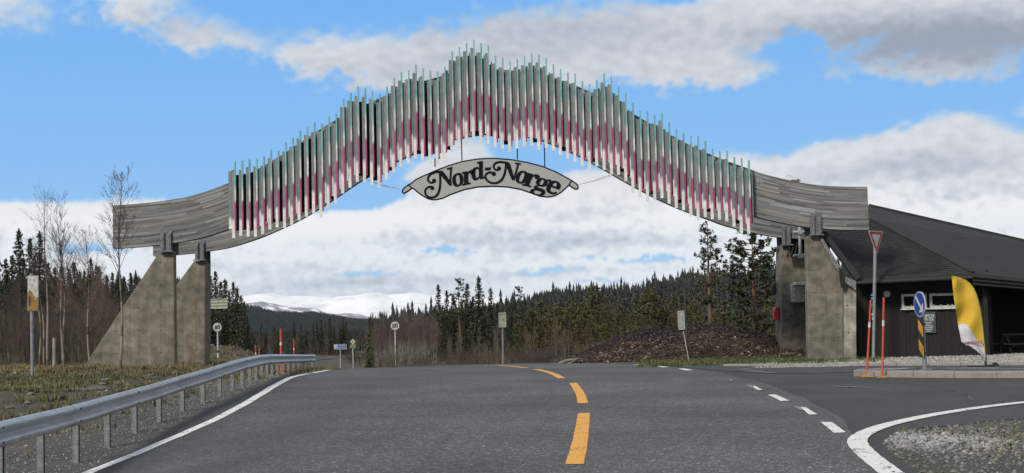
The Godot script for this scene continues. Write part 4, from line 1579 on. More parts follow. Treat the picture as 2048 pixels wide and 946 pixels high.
func traffic_island() -> void:
	var t := Node3D.new()
	t.name = "traffic_island"
	add_child(t)
	struct(t)
	var a := Vector3(gp(1749, 754.6).x, 0, gp(1749, 754.6).z)
	var b := Vector3(gp(2048, 757).x, 0, gp(2048, 757).z)
	var dirv := (b - a).normalized()
	b = a + dirv * 12.0
	var side := dirv.cross(Vector3.UP)       # towards the lens
	if side.z < 0.0:
		side = -side
	kerb_row(t, a, b, 1.05, 0.17, 0.3)
	kerb_row(t, b - side * 2.2, a + dirv * 0.3 - side * 2.2, 1.05, 0.17, 0.3)
	# the rounded nose
	for k in 4:
		var a0 := PI * 0.5 + PI * k / 4.0 + 0.01
		var a1 := PI * 0.5 + PI * (k + 1) / 4.0 - 0.01
		var c := a - side * 1.1
		var f := []
		for r in [[1.1, a0], [1.1, a1], [0.8, a1], [0.8, a0]]:
			f.append(c + (side * sin(r[1]) + dirv * cos(r[1])) * r[0] + Vector3(0, 0.168, 0))
		var mb := MB.new()
		mb.slab(f, Vector3(0, -0.25, 0), 0.02)
		obj("kerb_stone", mb, M.kerb, t)
	var mb := MB.new()
	mb.slab([a - side * 0.29 + Vector3(0, 0.16, 0), b - side * 0.29 + Vector3(0, 0.16, 0), b - side * 1.95 + Vector3(0, 0.16, 0), a - side * 1.95 + Vector3(0, 0.16, 0)], Vector3(0, -0.2, 0))
	obj("paving", mb, M.asphalt_new, t)
	# the kerb in front of the shop
	var far := Node3D.new()
	far.name = "kerb"
	add_child(far)
	struct(far)
	var p := gp(1446, 733.2)
	var q := gp(2048, 731.2)
	q = p + (q - p).normalized() * 17.0
	kerb_row(far, Vector3(p.x, 0, p.z), Vector3(q.x, 0, q.z), 1.0, 0.085, 0.25)


# ---------------------------------------------------------------- guardrails
func rail_profile(mb: MB, a: Vector3, b: Vector3, oa: Vector3, ob: Vector3) -> void:
	var prof := [[0.0, 0.150], [0.015, 0.156], [0.03, 0.152], [0.07, 0.118], [0.082, 0.10], [0.082, 0.078], [0.07, 0.062], [0.015, 0.026], [0.004, 0.012], [0.004, -0.012], [0.015, -0.026], [0.07, -0.062], [0.082, -0.078], [0.082, -0.10], [0.07, -0.118], [0.03, -0.152], [0.015, -0.156], [0.0, -0.150]]
	for i in prof.size() - 1:
		var p: Array = prof[i]
		var q: Array = prof[i + 1]
		var e := Vector2(q[0] - p[0], q[1] - p[1]).normalized()
		var o := (oa * -e.y + Vector3.UP * e.x).normalized()
		mb.quad(a + oa * p[0] + Vector3(0, p[1], 0), b + ob * p[0] + Vector3(0, p[1], 0), b + ob * q[0] + Vector3(0, q[1], 0), a + oa * q[0] + Vector3(0, q[1], 0), o)
		mb.quad(a + oa * (p[0] - 0.006) + Vector3(0, p[1], 0), b + ob * (p[0] - 0.006) + Vector3(0, p[1], 0), b + ob * (q[0] - 0.006) + Vector3(0, q[1], 0), a + oa * (q[0] - 0.006) + Vector3(0, q[1], 0), -o)


func rail_post(p: Vector3, top: float, face: Vector3) -> MB:
	var mb := MB.new()
	var along := face.cross(Vector3.UP)
	var bs := Basis(along, Vector3.UP, face)
	var y0 := p.y - 0.25
	var mid := Vector3(p.x, (y0 + top) * 0.5, p.z)
	mb.box(mid - face * 0.08, Vector3(0.11, top - y0, 0.006), bs)
	for s in [-1.0, 1.0]:
		mb.box(mid + along * 0.052 * s - face * 0.04, Vector3(0.006, top - y0, 0.08), bs)
		mb.box(mid + along * 0.041 * s + face * 0.001, Vector3(0.028, top - y0, 0.006), bs)
	return mb


func guardrail(line: Array, label: String, spacing: float, group := "") -> void:      # line: points on the rail's middle
	var t := thing("guardrail", label, "guardrail", Vector3(line[0].x, 0, line[0].z), group)
	var run := [0.0]
	for i in range(1, line.size()):
		run.append(run[-1] + line[i - 1].distance_to(line[i]))
	var pos := func(s: float) -> Vector3:
		for i in range(1, line.size()):
			if s <= run[i]:
				return line[i - 1].lerp(line[i], (s - run[i - 1]) / (run[i] - run[i - 1]))
		return line[-1]
	var out := func(s: float) -> Vector3:
		var d: Vector3 = pos.call(minf(s + 0.5, run[-1])) - pos.call(maxf(s - 0.5, 0.0))
		d.y = 0
		return Vector3(-d.z, 0, d.x).normalized()
	var total: float = run[-1]
	var s0 := 0.0
	var odd := 0
	while s0 < total - 0.2:
		var s1 := minf(s0 + 4.0, total)
		var mb := MB.new()
		var k := 8
		var lift := 0.006 * (odd % 2)
		for i in k:
			var sa := lerpf(s0 - 0.16 * float(s0 > 0.0), s1, float(i) / k)
			var sb := lerpf(s0 - 0.16 * float(s0 > 0.0), s1, float(i + 1) / k)
			var oa: Vector3 = out.call(sa)
			var ob: Vector3 = out.call(sb)
			rail_profile(mb, pos.call(sa) + oa * lift, pos.call(sb) + ob * lift, oa, ob)
		var r := obj("rail", mb, M.steel, t)
		mb = MB.new()
		for e in [-0.06, 0.06]:
			var c: Vector3 = pos.call(s0 + 0.1) + out.call(s0 + 0.1) * (0.018 + lift) + Vector3(0, e * 0.0 + (0.0 if e < 0 else 0.0), 0)
			mb.box(c + Vector3(0, e * 1.5, 0) + out.call(s0) * 0.066, Vector3(0.03, 0.03, 0.03))
		obj("bolt", mb, M.steel_dull, r)
		s0 = s1
		odd += 1
	var s := 0.6
	while s < total:
		var p: Vector3 = pos.call(s)
		var f: Vector3 = out.call(s)
		var q := p - f * 0.06
		obj("post", rail_post(Vector3(q.x, G(q.x, -q.z), q.z), p.y + 0.13, f), M.post, t)
		s += spacing


func guardrails() -> void:
	var line := []
	# distance along the road, sideways, height of the rail's top edge
	for q in [[9.5, -5.75, 0.38], [13.5, -6.0, 0.44], [17.8, -6.23, 0.50], [21.0, -6.45, 0.50], [24.3, -6.60, 0.55], [27.3, -6.70, 0.60], [29.5, -6.72, 0.67], [31.6, -6.72, 0.73], [33.7, -6.75, 0.79], [35.5, -6.82, 0.83], [39.0, -7.05, 0.86], [44.0, -7.5, 0.83], [50.0, -8.0, 0.73], [57.0, -8.4, 0.60], [64.0, -8.75, 0.47]]:
		line.append(Vector3(q[1], q[2] - 0.156, -q[0]))
	guardrail(smooth_line(line, 3), "long galvanised guardrail curving along the road edge on dry grass", 2.0)
	line = []
	for q in [[80, -11.6], [86, -13.4], [94, -15.6], [101, -17.6]]:
		line.append(Vector3(q[1], G(q[1], q[0]) + 0.55, -q[0]))
	guardrail(line, "short low guardrail beyond the crest, behind the long guardrail", 2.0)


# ---------------------------------------------------------------- signs and poles
func tinted(mb: MB, c: Color) -> MB:
	mb.col = c
	return mb


func turned(yaw: float) -> Basis:
	return Basis(Vector3.UP, deg_to_rad(yaw))


func flat_sign(outline2: Array, c: Vector3, b: Basis, thick: float, lift: float, colour: Color) -> MB:      # a sheet cut to a 2D outline, facing b.z
	var mb := tinted(MB.new(), colour)
	var f := []
	for p in outline2:
		f.append(c + b * Vector3(p.x, p.y, lift))
	mb.slab(f, b * Vector3(0, 0, -thick))
	return mb


func round2(r: float, k := 40) -> Array:
	var o := []
	for i in k:
		o.append(Vector2(cos(TAU * i / k), sin(TAU * i / k)) * r)
	return o


func rect2(w: float, h: float) -> Array:
	return [Vector2(-w, -h) * 0.5, Vector2(w, -h) * 0.5, Vector2(w, h) * 0.5, Vector2(-w, h) * 0.5]


func rounded2(w: float, h: float, r: float) -> Array:
	var o := []
	for q in [[1, 1, 0], [-1, 1, 1], [-1, -1, 2], [1, -1, 3]]:
		for k in 5:
			var an: float = (q[2] + k / 4.0) * PI / 2
			o.append(Vector2(q[0] * (w * 0.5 - r) + cos(an) * r, q[1] * (h * 0.5 - r) + sin(an) * r))
	return o


func snow_pole(u: float, v_top: float, v_foot: float, d: float, lean: float, label: String, r := 0.03) -> void:
	var a := at(u, v_foot, d)
	var top := at(u + lean, v_top, d)
	a.y = minf(a.y, G(a.x, d) + 0.02)
	var t := thing("snow_pole", label, "snow pole", Vector3(a.x, a.y, a.z), "orange snow poles")
	var mb := tinted(MB.new(), Color(0.72, 0.10, 0.035))
	mb.pole(a, top, r, r * 0.8, 10)
	obj("shaft", mb, M.paint, t)
	mb = tinted(MB.new(), Color(0.8, 0.8, 0.8))
	mb.pole(a.lerp(top, 0.64), a.lerp(top, 0.71), r * 1.06, r * 1.04, 10)
	obj("reflector_band", mb, M.paint, t)
	mb = tinted(MB.new(), Color(0.6, 0.35, 0.05))
	mb.box(a + Vector3(0, 0.01, 0), Vector3(0.3, 0.04, 0.3))
	obj("foot_plate", mb, M.paint, t)


func end_limit_sign(u: float, v: float, v_foot: float, d: float, size_px: float, label: String) -> void:
	var c := at(u, v, d)
	var f := at(u + 1.2, v_foot, d)
	var y := minf(f.y, G(f.x, d))
	var t := thing("speed_limit_sign", label, "road sign", Vector3(f.x, y, -d), "round white road signs on thin poles")
	var mb := tinted(MB.new(), Color(0.6, 0.63, 0.66))
	var r := size_px * d / F * 0.5
	mb.pole(Vector3(f.x, y - 0.1, -d - 0.06), Vector3(c.x, c.y + r * 0.8, -d - 0.06), 0.045, 0.045, 10)
	obj("pole", mb, M.paint, t)
	var b := turned(0)
	var s := obj("disc", flat_sign(round2(r), c, b, 0.02, 0.0, Color(0.42, 0.44, 0.46)), M.paint, t)
	obj("face", flat_sign(round2(r * 0.9), c, b, 0.004, 0.004, Color(0.66, 0.68, 0.70)), M.paint, s)
	mb = MB.new()
	text(mb, "80", r * 1.25, 0.004, c + Vector3(0, -r * 0.03, 0.008), Vector3.RIGHT, Vector3.UP, false, true)
	obj("numerals", mb, M.ink, s)
	mb = tinted(MB.new(), Color(0.08, 0.08, 0.09))
	for k in 3:
		var o := Vector3((k - 1) * r * 0.14, -(k - 1) * r * 0.14, 0.014)
		mb.bar(c + o + Vector3(-r * 0.55, -r * 0.55, 0), c + o + Vector3(r * 0.55, r * 0.55, 0), r * 0.045, 0.003)
	obj("slash", mb, M.paint, s)
	if u < 600:
		mb = tinted(MB.new(), Color(0.02, 0.02, 0.02))
		mb.pole(Vector3(f.x, y, -d - 0.06), Vector3(f.x, y + 0.36, -d - 0.06), 0.055)
		mb.pole(Vector3(f.x, y + 0.62, -d - 0.06), Vector3(f.x, y + 0.74, -d - 0.06), 0.055)
		obj("black_sleeve", mb, M.paint, t)
		mb = tinted(MB.new(), Color(0.75, 0.75, 0.75))
		mb.pole(Vector3(f.x, y + 0.36, -d - 0.06), Vector3(f.x, y + 0.62, -d - 0.06), 0.055)
		obj("white_sleeve", mb, M.paint, t)


func signs() -> void:
	var steel_c := Color(0.5, 0.53, 0.56)
	# give way
	var f := at(1747, 718, 54.0)
	var c := at(1751, 478, 54.0)
	var t := thing("give_way_sign", "red and white triangular give way sign on a tall pole before the shop", "road sign", Vector3(f.x, G(f.x, 54), -54))
	var mb := tinted(MB.new(), steel_c)
	mb.pole(Vector3(f.x, -0.1, -54.05), at(1750.5, 470, 54.05), 0.065, 0.065, 14)
	obj("pole", mb, M.steel, t)
	var b := turned(46)
	var tri2 := func(s: float, r: float) -> Array:
		var o := []
		for q in [[-s * 0.5 + r, s * 0.289, 90.0], [-s * 0.5, s * 0.289 - r, 180.0], [-r * 0.5, -s * 0.577 + r, 0], [r * 0.5, -s * 0.577 + r, 0], [s * 0.5, s * 0.289 - r, 0], [s * 0.5 - r, s * 0.289, 0]]:
			o.append(Vector2(q[0], q[1]))
		return o
	c.z = -53.9
	var pl := obj("plate", flat_sign(tri2.call(1.0, 0.05), c, b, 0.02, 0.0, Color(0.72, 0.7, 0.7)), M.paint, t)
	obj("red_border", flat_sign(tri2.call(0.92, 0.04), c, b, 0.004, 0.003, Color(0.5, 0.03, 0.035)), M.paint, pl)
	obj("white_field", flat_sign(tri2.call(0.55, 0.02), c + Vector3(0, 0.0, 0), b, 0.004, 0.006, Color(0.72, 0.72, 0.74)), M.paint, pl)
	mb = tinted(MB.new(), steel_c * 0.8)
	mb.box(c + b * Vector3(0, 0.15, -0.05), Vector3(0.2, 0.05, 0.06), b)
	obj("clamp", mb, M.steel, t)
	for q in [[590, 0.05, Color(0.1, 0.5, 0.6)], [597, 0.05, Color(0.2, 0.4, 0.7)], [611, 0.06, Color(0.1, 0.35, 0.2)], [629, 0.055, Color(0.5, 0.7, 0.75)], [637, 0.05, Color(0.6, 0.75, 0.8)]]:
		var p := at(1750, q[0], 53.9)
		obj("sticker", flat_sign(round2(q[1], 12), Vector3(f.x + 0.03, p.y, -53.975), turned(20), 0.004, 0.0, q[2]), M.paint, t)
	# keep right with hazard plate
	f = at(1850, 741, 37.2)
	f.y = 0.165
	t = thing("keep_right_sign", "round blue arrow sign on a pole at the traffic island", "road sign", f)
	mb = tinted(MB.new(), steel_c)
	mb.pole(f, Vector3(f.x, at(1850, 584, 37.2).y, -37.2), 0.042, 0.042, 14)
	mb.pole(f, f + Vector3(0, 0.32, 0), 0.062, 0.058, 14)
	mb.box(f + Vector3(0, 0.012, 0), Vector3(0.24, 0.02, 0.24))
	obj("pole", mb, M.steel, t)
	b = turned(-80)
	c = at(1843.3, 608.5, 37.2)
	c.x = f.x - 0.075
	pl = obj("plate", flat_sign(round2(0.325), c, b, 0.02, 0.0, Color(0.62, 0.66, 0.75)), M.paint, t)
	obj("blue_field", flat_sign(round2(0.30), c, b, 0.004, 0.003, Color(0.015, 0.055, 0.38)), M.paint, pl)
	var ar := []
	for q in [[-0.17, 0.22], [-0.22, 0.17], [0.06, -0.11], [-0.04, -0.21], [0.2, -0.2], [0.21, 0.04], [0.11, -0.06]]:
		ar.append(Vector2(q[0], q[1]))
	obj("arrow", flat_sign(ar, c, b, 0.004, 0.006, Color(0.75, 0.76, 0.8)), M.paint, pl)
	c = at(1844, 675, 37.2)
	c.x = f.x - 0.07
	pl = obj("hazard_plate", flat_sign(rect2(0.27, 1.0), c, b, 0.02, 0.0, Color(0.02, 0.02, 0.022)), M.paint, t)
	for k in [-0.27, 0.24]:
		var st := []
		for q in [[-0.13, 0.24], [-0.13, -0.02], [0.13, -0.24], [0.13, 0.02]]:
			st.append(Vector2(q[0], q[1] + k))
		obj("yellow_stripe", flat_sign(st, c, b, 0.004, 0.004, Color(0.72, 0.36, 0.03)), M.paint, pl)
	mb = tinted(MB.new(), Color(0.1, 0.1, 0.11))
	for v in [648, 706]:
		var p := at(1850, v, 37.2)
		mb.pole(Vector3(f.x, p.y - 0.02, -37.2), Vector3(f.x, p.y + 0.02, -37.2), 0.05, 0.05, 12)
	obj("clamp", mb, M.steel_dull, t)
	# snow poles
	snow_pole(1733.5, 600, 753, 37.7, 8.0, "orange snow pole at the island's rounded end, the one farther from the arrow sign")
	snow_pole(1764.5, 595, 754, 37.0, 3.0, "orange snow pole in front of the island kerb, nearer the arrow sign")
	snow_pole(562.5, 657, 750.5, 52.5, -1.0, "tall orange snow pole standing right behind the bent guardrail", 0.045)
	snow_pole(588.5, 678, 739, 96.0, -1.0, "orange snow pole beyond the crest, just past the tall one by the guardrail", 0.05)
	snow_pole(512, 690, 716, 99.0, -1.0, "short orange snow pole by the grassy bank, tip above the guardrail", 0.05)
	snow_pole(518, 698, 716, 104.0, 0.0, "faint orange snow pole low beside the grassy bank's stones", 0.05)
	snow_pole(1461, 646, 668, 66.5, 2.0, "orange stake leaning on top of the bark heap", 0.05)
	# worn yellow sign
	f = at(64, 757, 45.0)
	t = thing("faded_sign", "tall narrow sign with peeled yellow face on a grey pole in the verge", "sign", Vector3(f.x, G(f.x, 45), -45))
	mb = tinted(MB.new(), steel_c)
	mb.pole(Vector3(f.x, f.y - 0.2, -45.05), at(62.3, 547, 45.05), 0.052, 0.052, 14)
	obj("pole", mb, M.steel, t)
	b = turned(12)
	c = at(66, 586.5, 45.0)
	var hgt := 69.0 * 45.0 / F
	var wid := 19.5 * 45.0 / F
	mb = tinted(MB.new(), Color(0.45, 0.47, 0.45))
	mb.box(c - b * Vector3(0, 0, 0.03), Vector3(wid + 0.03, hgt + 0.03, 0.05), b)
	pl = obj("frame", mb, M.paint, t)
	obj("face", flat_sign(rect2(wid, hgt), c, b, 0.004, 0.006, Color(0.74, 0.72, 0.70)), M.board_white, pl)
	var yl := []
	for q in [[-0.5, -0.5], [0.5, -0.5], [0.5, -0.13], [0.36, -0.10], [0.28, -0.20], [0.2, -0.12], [0.05, -0.05], [-0.08, 0.04], [-0.2, 0.07], [-0.32, 0.12], [-0.5, 0.02]]:
		yl.append(Vector2(q[0] * wid, q[1] * hgt))
	obj("yellow_film", flat_sign(yl, c, b, 0.003, 0.009, Color(0.42, 0.24, 0.03)), M.paint, pl)
	mb = tinted(MB.new(), Color(0.05, 0.05, 0.05))
	mb.box(c + b * Vector3(-0.33 * wid, -0.22 * hgt, 0.011), Vector3(wid * 0.2, hgt * 0.27, 0.003), b)
	obj("black_print", mb, M.paint, pl)
	# round signs
	end_limit_sign(434.6, 654.5, 729, 78.0, 17.6, "round white 80 sign beside the raked concrete pier, black and white pole foot")
	end_limit_sign(790, 651.5, 731, 103.0, 17.4, "round white 80 sign standing before the bare birch thicket")
	# sign seen from behind by the far roadside
	f = at(1006, 727.5, 75.0)
	t = thing("sign_back", "pale back of a narrow upright sign on a grey pole, before the pines", "road sign", Vector3(f.x, G(f.x, 75), -75))
	mb = tinted(MB.new(), steel_c)
	mb.pole(Vector3(f.x, f.y - 0.3, -75), at(1005, 640, 75.0), 0.05, 0.05, 12)
	obj("pole", mb, M.steel, t)
	c = at(1005, 640, 74.9)
	pl = obj("panel", flat_sign(rounded2(15.5 * 75 / F, 30.0 * 75 / F, 0.03), c, turned(0), 0.015, 0.0, Color(0.36, 0.38, 0.33)), M.paint, t)
	mb = tinted(MB.new(), Color(0.5, 0.52, 0.46))
	for s in [-0.17, 0.17]:
		mb.box(c + Vector3(s, 0, 0.01), Vector3(0.03, 0.74, 0.02))
	for s in [-0.35, 0.35]:
		mb.box(c + Vector3(0, s, 0.011), Vector3(0.37, 0.04, 0.02))
	obj("stiffener", mb, M.paint, pl)
	mb = tinted(MB.new(), Color(0.05, 0.05, 0.05))
	for s in [[-0.13, 0.29], [0.13, 0.29], [0.03, 0.02]]:
		mb.box(c + Vector3(s[0], s[1], 0.02), Vector3(0.045, 0.045, 0.02))
	obj("bolt", mb, M.paint, pl)
	# panel on leaning pole before the bark heap
	f = at(1376, 720, 57.8)
	t = thing("leaning_sign", "grey blank sign panel on a leaning pole before the bark heap", "road sign", Vector3(f.x, G(f.x, 57.8), -57.8))
	mb = tinted(MB.new(), Color(0.25, 0.28, 0.3))
	mb.pole(f + Vector3(0, -0.1, 0), at(1369.5, 585, 57.8), 0.045, 0.045, 12)
	obj("pole", mb, M.steel_dull, t)
	mb = tinted(MB.new(), Color(0.6, 0.6, 0.57))
	mb.pole(at(1378, 722, 57.7), at(1367, 663, 57.7), 0.02, 0.018, 8)
	obj("stay", mb, M.paint, t)
	c = at(1362, 641, 57.7)
	mb = tinted(MB.new(), Color(0.42, 0.43, 0.43))
	mb.slab(outline([[1354.5, 621.5], [1369, 621], [1370.5, 659], [1357, 660]], 57.7), Vector3(0, 0, -0.03), 0.005)
	obj("panel", mb, M.board_white, t)
	# large sign from behind, half hidden by the pier
	f = at(404, 716, 72.0)
	t = thing("large_sign_back", "wide pale ribbed sign back sticking out behind the concrete piers", "road sign", Vector3(f.x, G(f.x, 72), -72))
	mb = tinted(MB.new(), steel_c)
	mb.pole(Vector3(f.x, G(f.x, 72) - 0.2, -72.08), Vector3(f.x, at(404, 598, 72).y, -72.08), 0.06)
	obj("pole", mb, M.steel, t)
	c = at(418, 607, 72.0)
	var p1 := at(455, 597, 72.0)
	var p2 := at(455, 617, 72.0)
	mb = tinted(MB.new(), Color(0.50, 0.52, 0.43))
	mb.box(Vector3(p1.x - 0.9, (p1.y + p2.y) * 0.5, -72), Vector3(1.8, p1.y - p2.y, 0.03))
	pl = obj("panel", mb, M.paint, t)
	mb = tinted(MB.new(), Color(0.60, 0.62, 0.52))
	for k in 4:
		mb.box(Vector3(p1.x - 0.9, lerpf(p1.y - 0.02, p2.y + 0.02, k / 3.0), -71.96), Vector3(1.8, 0.03, 0.05))
	mb.box(Vector3(p1.x - 0.015, (p1.y + p2.y) * 0.5, -71.955), Vector3(0.03, p1.y - p2.y, 0.05))
	obj("rib", mb, M.paint, pl)
	# municipality sign
	f = at(680.5, 737, 112.0)
	c = at(680.5, 693.5, 112.0)
	t = thing("municipality_sign", "small blue sign with a white shield beyond the crest", "road sign", Vector3(f.x, G(f.x, 112), -112))
	mb = tinted(MB.new(), steel_c)
	mb.pole(Vector3(f.x, G(f.x, 112) - 0.3, -112.05), Vector3(c.x, c.y, -112.05), 0.04, 0.04, 10)
	obj("pole", mb, M.paint, t)
	wid = 25.5 * 112 / F
	hgt = 10.4 * 112 / F
	pl = obj("panel", flat_sign(rect2(wid, hgt), c, turned(0), 0.02, 0.0, Color(0.55, 0.6, 0.7)), M.paint, t)
	obj("blue_field", flat_sign(rect2(wid - 0.05, hgt - 0.05), c, turned(0), 0.004, 0.003, Color(0.02, 0.10, 0.42)), M.paint, pl)
	var sh := []
	for q in [[-0.13, 0.15], [0.13, 0.15], [0.13, 0.0], [0.08, -0.1], [0.0, -0.17], [-0.08, -0.1], [-0.13, 0.0]]:
		sh.append(Vector2(q[0] - wid * 0.34, q[1]))
	obj("shield", flat_sign(sh, c, turned(0), 0.004, 0.007, Color(0.7, 0.75, 0.8)), M.paint, pl)
	mb = tinted(MB.new(), Color(0.03, 0.08, 0.25))
	mb.bar(c + Vector3(-wid * 0.34 - 0.05, 0.09, 0.012), c + Vector3(-wid * 0.34 + 0.05, -0.03, 0.012), 0.06, 0.004)
	obj("charge", mb, M.paint, pl)
	mb = tinted(MB.new(), Color(0.72, 0.75, 0.8))
	text(mb, "Grane", 0.15, 0.004, c + Vector3(0.14, 0.085, 0.009), Vector3.RIGHT, Vector3.UP, false, true)
	text(mb, "kommune", 0.135, 0.004, c + Vector3(0.14, -0.085, 0.009), Vector3.RIGHT, Vector3.UP, false, true)
	obj("lettering", mb, M.paint, pl)
	# priority road and route number
	f = at(706.5, 735, 114.0)
	t = thing("priority_road_sign", "yellow diamond sign over a small green route number plate", "road sign", Vector3(f.x, G(f.x, 114), -114))
	mb = tinted(MB.new(), steel_c)
	mb.pole(Vector3(f.x, G(f.x, 114) - 0.3, -114.05), at(705.6, 684, 114.05), 0.045, 0.045, 10)
	obj("pole", mb, M.paint, t)
	c = at(705.5, 683.2, 114.0)
	var r := 5.6 * 114 / F
	var diamond := func(s: float) -> Array: return [Vector2(0, -s), Vector2(s, 0), Vector2(0, s), Vector2(-s, 0)]
	pl = obj("diamond", flat_sign(diamond.call(r), c, turned(0), 0.02, 0.0, Color(0.72, 0.72, 0.7)), M.paint, t)
	obj("yellow_field", flat_sign(diamond.call(r * 0.68), c, turned(0), 0.004, 0.004, Color(0.55, 0.30, 0.03)), M.paint, pl)
	c = at(705.8, 692.6, 114.0)
	pl = obj("route_plate", flat_sign(rect2(11 * 114 / F, 7 * 114 / F), c, turned(0), 0.02, 0.0, Color(0.6, 0.65, 0.6)), M.paint, t)
	obj("green_field", flat_sign(rect2(10.2 * 114 / F, 6.2 * 114 / F), c, turned(0), 0.004, 0.003, Color(0.01, 0.13, 0.06)), M.paint, pl)
	mb = tinted(MB.new(), Color(0.75, 0.78, 0.75))
	text(mb, "E 6", 0.19, 0.004, c + Vector3(0, 0, 0.009), Vector3.RIGHT, Vector3.UP, false, true)
	obj("lettering", mb, M.paint, pl)
	beach_flag()


func beach_flag() -> void:
	var d := 38.2
	var f := at(1972, 741, d)
	f.y = 0.165
	var t := thing("beach_flag", "yellow and white feather flag on a pole standing on the traffic island", "flag", f)
	var left := [[551, 1903], [570, 1905], [590, 1907], [620, 1911.5], [640, 1914.5], [655, 1917], [668, 1920], [683, 1922.5], [690, 1931], [696, 1943], [703, 1954], [710, 1963], [717, 1970.5]]
	var right := [[551, 1904], [552, 1911], [555, 1922], [560, 1933], [567, 1941], [577, 1948], [590, 1953.5], [605, 1958], [625, 1962], [645, 1965], [670, 1967.5], [695, 1969.5], [717, 1972]]
	var white := func(u: float, v: float, s: float) -> bool:
		if s > 0.93:
			return false
		var edge := table([[1914, 652], [1922, 648], [1932, 648], [1940, 656], [1946, 668], [1953, 680], [1960, 686], [1968, 690], [1975, 692]], u)
		return v > edge
	var mb := MB.new()
	var point := func(u: float, v: float, s: float) -> Vector3:
		return at(u, v, d + 0.10 * sin(s * 6.0 + v * 0.05) * (1.0 - s * 0.8) + 0.045 * sin(v * 0.13 + s * 4.0) * (1.0 - s))
	var rows := 110
	var cols := 22
	for j in rows:
		var v0 := lerpf(551.2, 716.8, float(j) / rows)
		var v1 := lerpf(551.2, 716.8, float(j + 1) / rows)
		for i in cols:
			var s0 := float(i) / cols
			var s1 := float(i + 1) / cols
			var a := lerpf(table(left, v0), table(right, v0), s0)
			var b := lerpf(table(left, v0), table(right, v0), s1)
			var c := lerpf(table(left, v1), table(right, v1), s1)
			var e := lerpf(table(left, v1), table(right, v1), s0)
			mb.col = Color(0.60, 0.60, 0.66) if white.call((a + c) * 0.5, (v0 + v1) * 0.5, (s0 + s1) * 0.5) else (Color(0.66, 0.42, 0.03) if s1 < 0.95 else Color(0.52, 0.42, 0.03))
			mb.quad(point.call(a, v0, s0), point.call(b, v0, s1), point.call(c, v1, s1), point.call(e, v1, s0), Vector3(0, 0, 1))
	var cloth := obj("cloth", mb, M.cloth, t)
	mb = tinted(MB.new(), Color(0.42, 0.05, 0.12))
	var tc := at(1945, 684.5, d)
	text(mb, "Diplom-", 0.125, 0.004, tc + Vector3(0, 0, 0.085), Vector3.LEFT, Vector3.UP, false, true)
	obj("lettering", mb, M.paint, cloth)
	mb = tinted(MB.new(), Color(0.03, 0.03, 0.03))
	var pp := []
	for q in [[1972.5, 741], [1972.3, 717], [1970, 690], [1968, 668], [1965.5, 645], [1962.5, 625], [1958.5, 605], [1954, 590], [1948.5, 577]]:
		pp.append(at(q[0], q[1], d + 0.012))
	pp[0].y = 0.17
	mb.tube(pp, [0.018, 0.016, 0.013, 0.012, 0.011, 0.01, 0.009, 0.008, 0.007], 8)
	obj("pole", mb, M.paint, t)
	mb = tinted(MB.new(), Color(0.2, 0.21, 0.22))
	mb.box(f + Vector3(-0.12, 0.025, 0.0), Vector3(0.62, 0.05, 0.36))
	mb.bar(f + Vector3(0.0, 0.05, 0.05), f + Vector3(0.36, 0.05, -0.1), 0.06, 0.04)
	mb.box(f + Vector3(0.24, 0.08, 0.0), Vector3(0.1, 0.08, 0.1))
	mb.pole(f + Vector3(0, 0.04, 0), f + Vector3(0, 0.16, 0), 0.035)
	obj("base", mb, M.steel_dull, t)


# ---------------------------------------------------------------- bark heap
func heap_height(x: float, d: float) -> float:
	var h := table([[2.0, 0.0], [2.6, 0.28], [3.2, 0.5], [3.9, 0.68], [4.6, 1.02], [5.2, 1.22], [6.5, 1.25], [7.7, 1.28], [8.3, 1.37], [8.9, 1.34], [9.4, 1.2], [10.2, 1.0], [11.3, 0.8], [12.4, 0.7], [13.5, 0.2], [14.0, 0.0]], x)
	var q := (d - 62.6) / (2.0 + 1.4 * clampf(h, 0.0, 1.2))
	return h * clampf(1.0 - q * q, 0.0, 1.0)


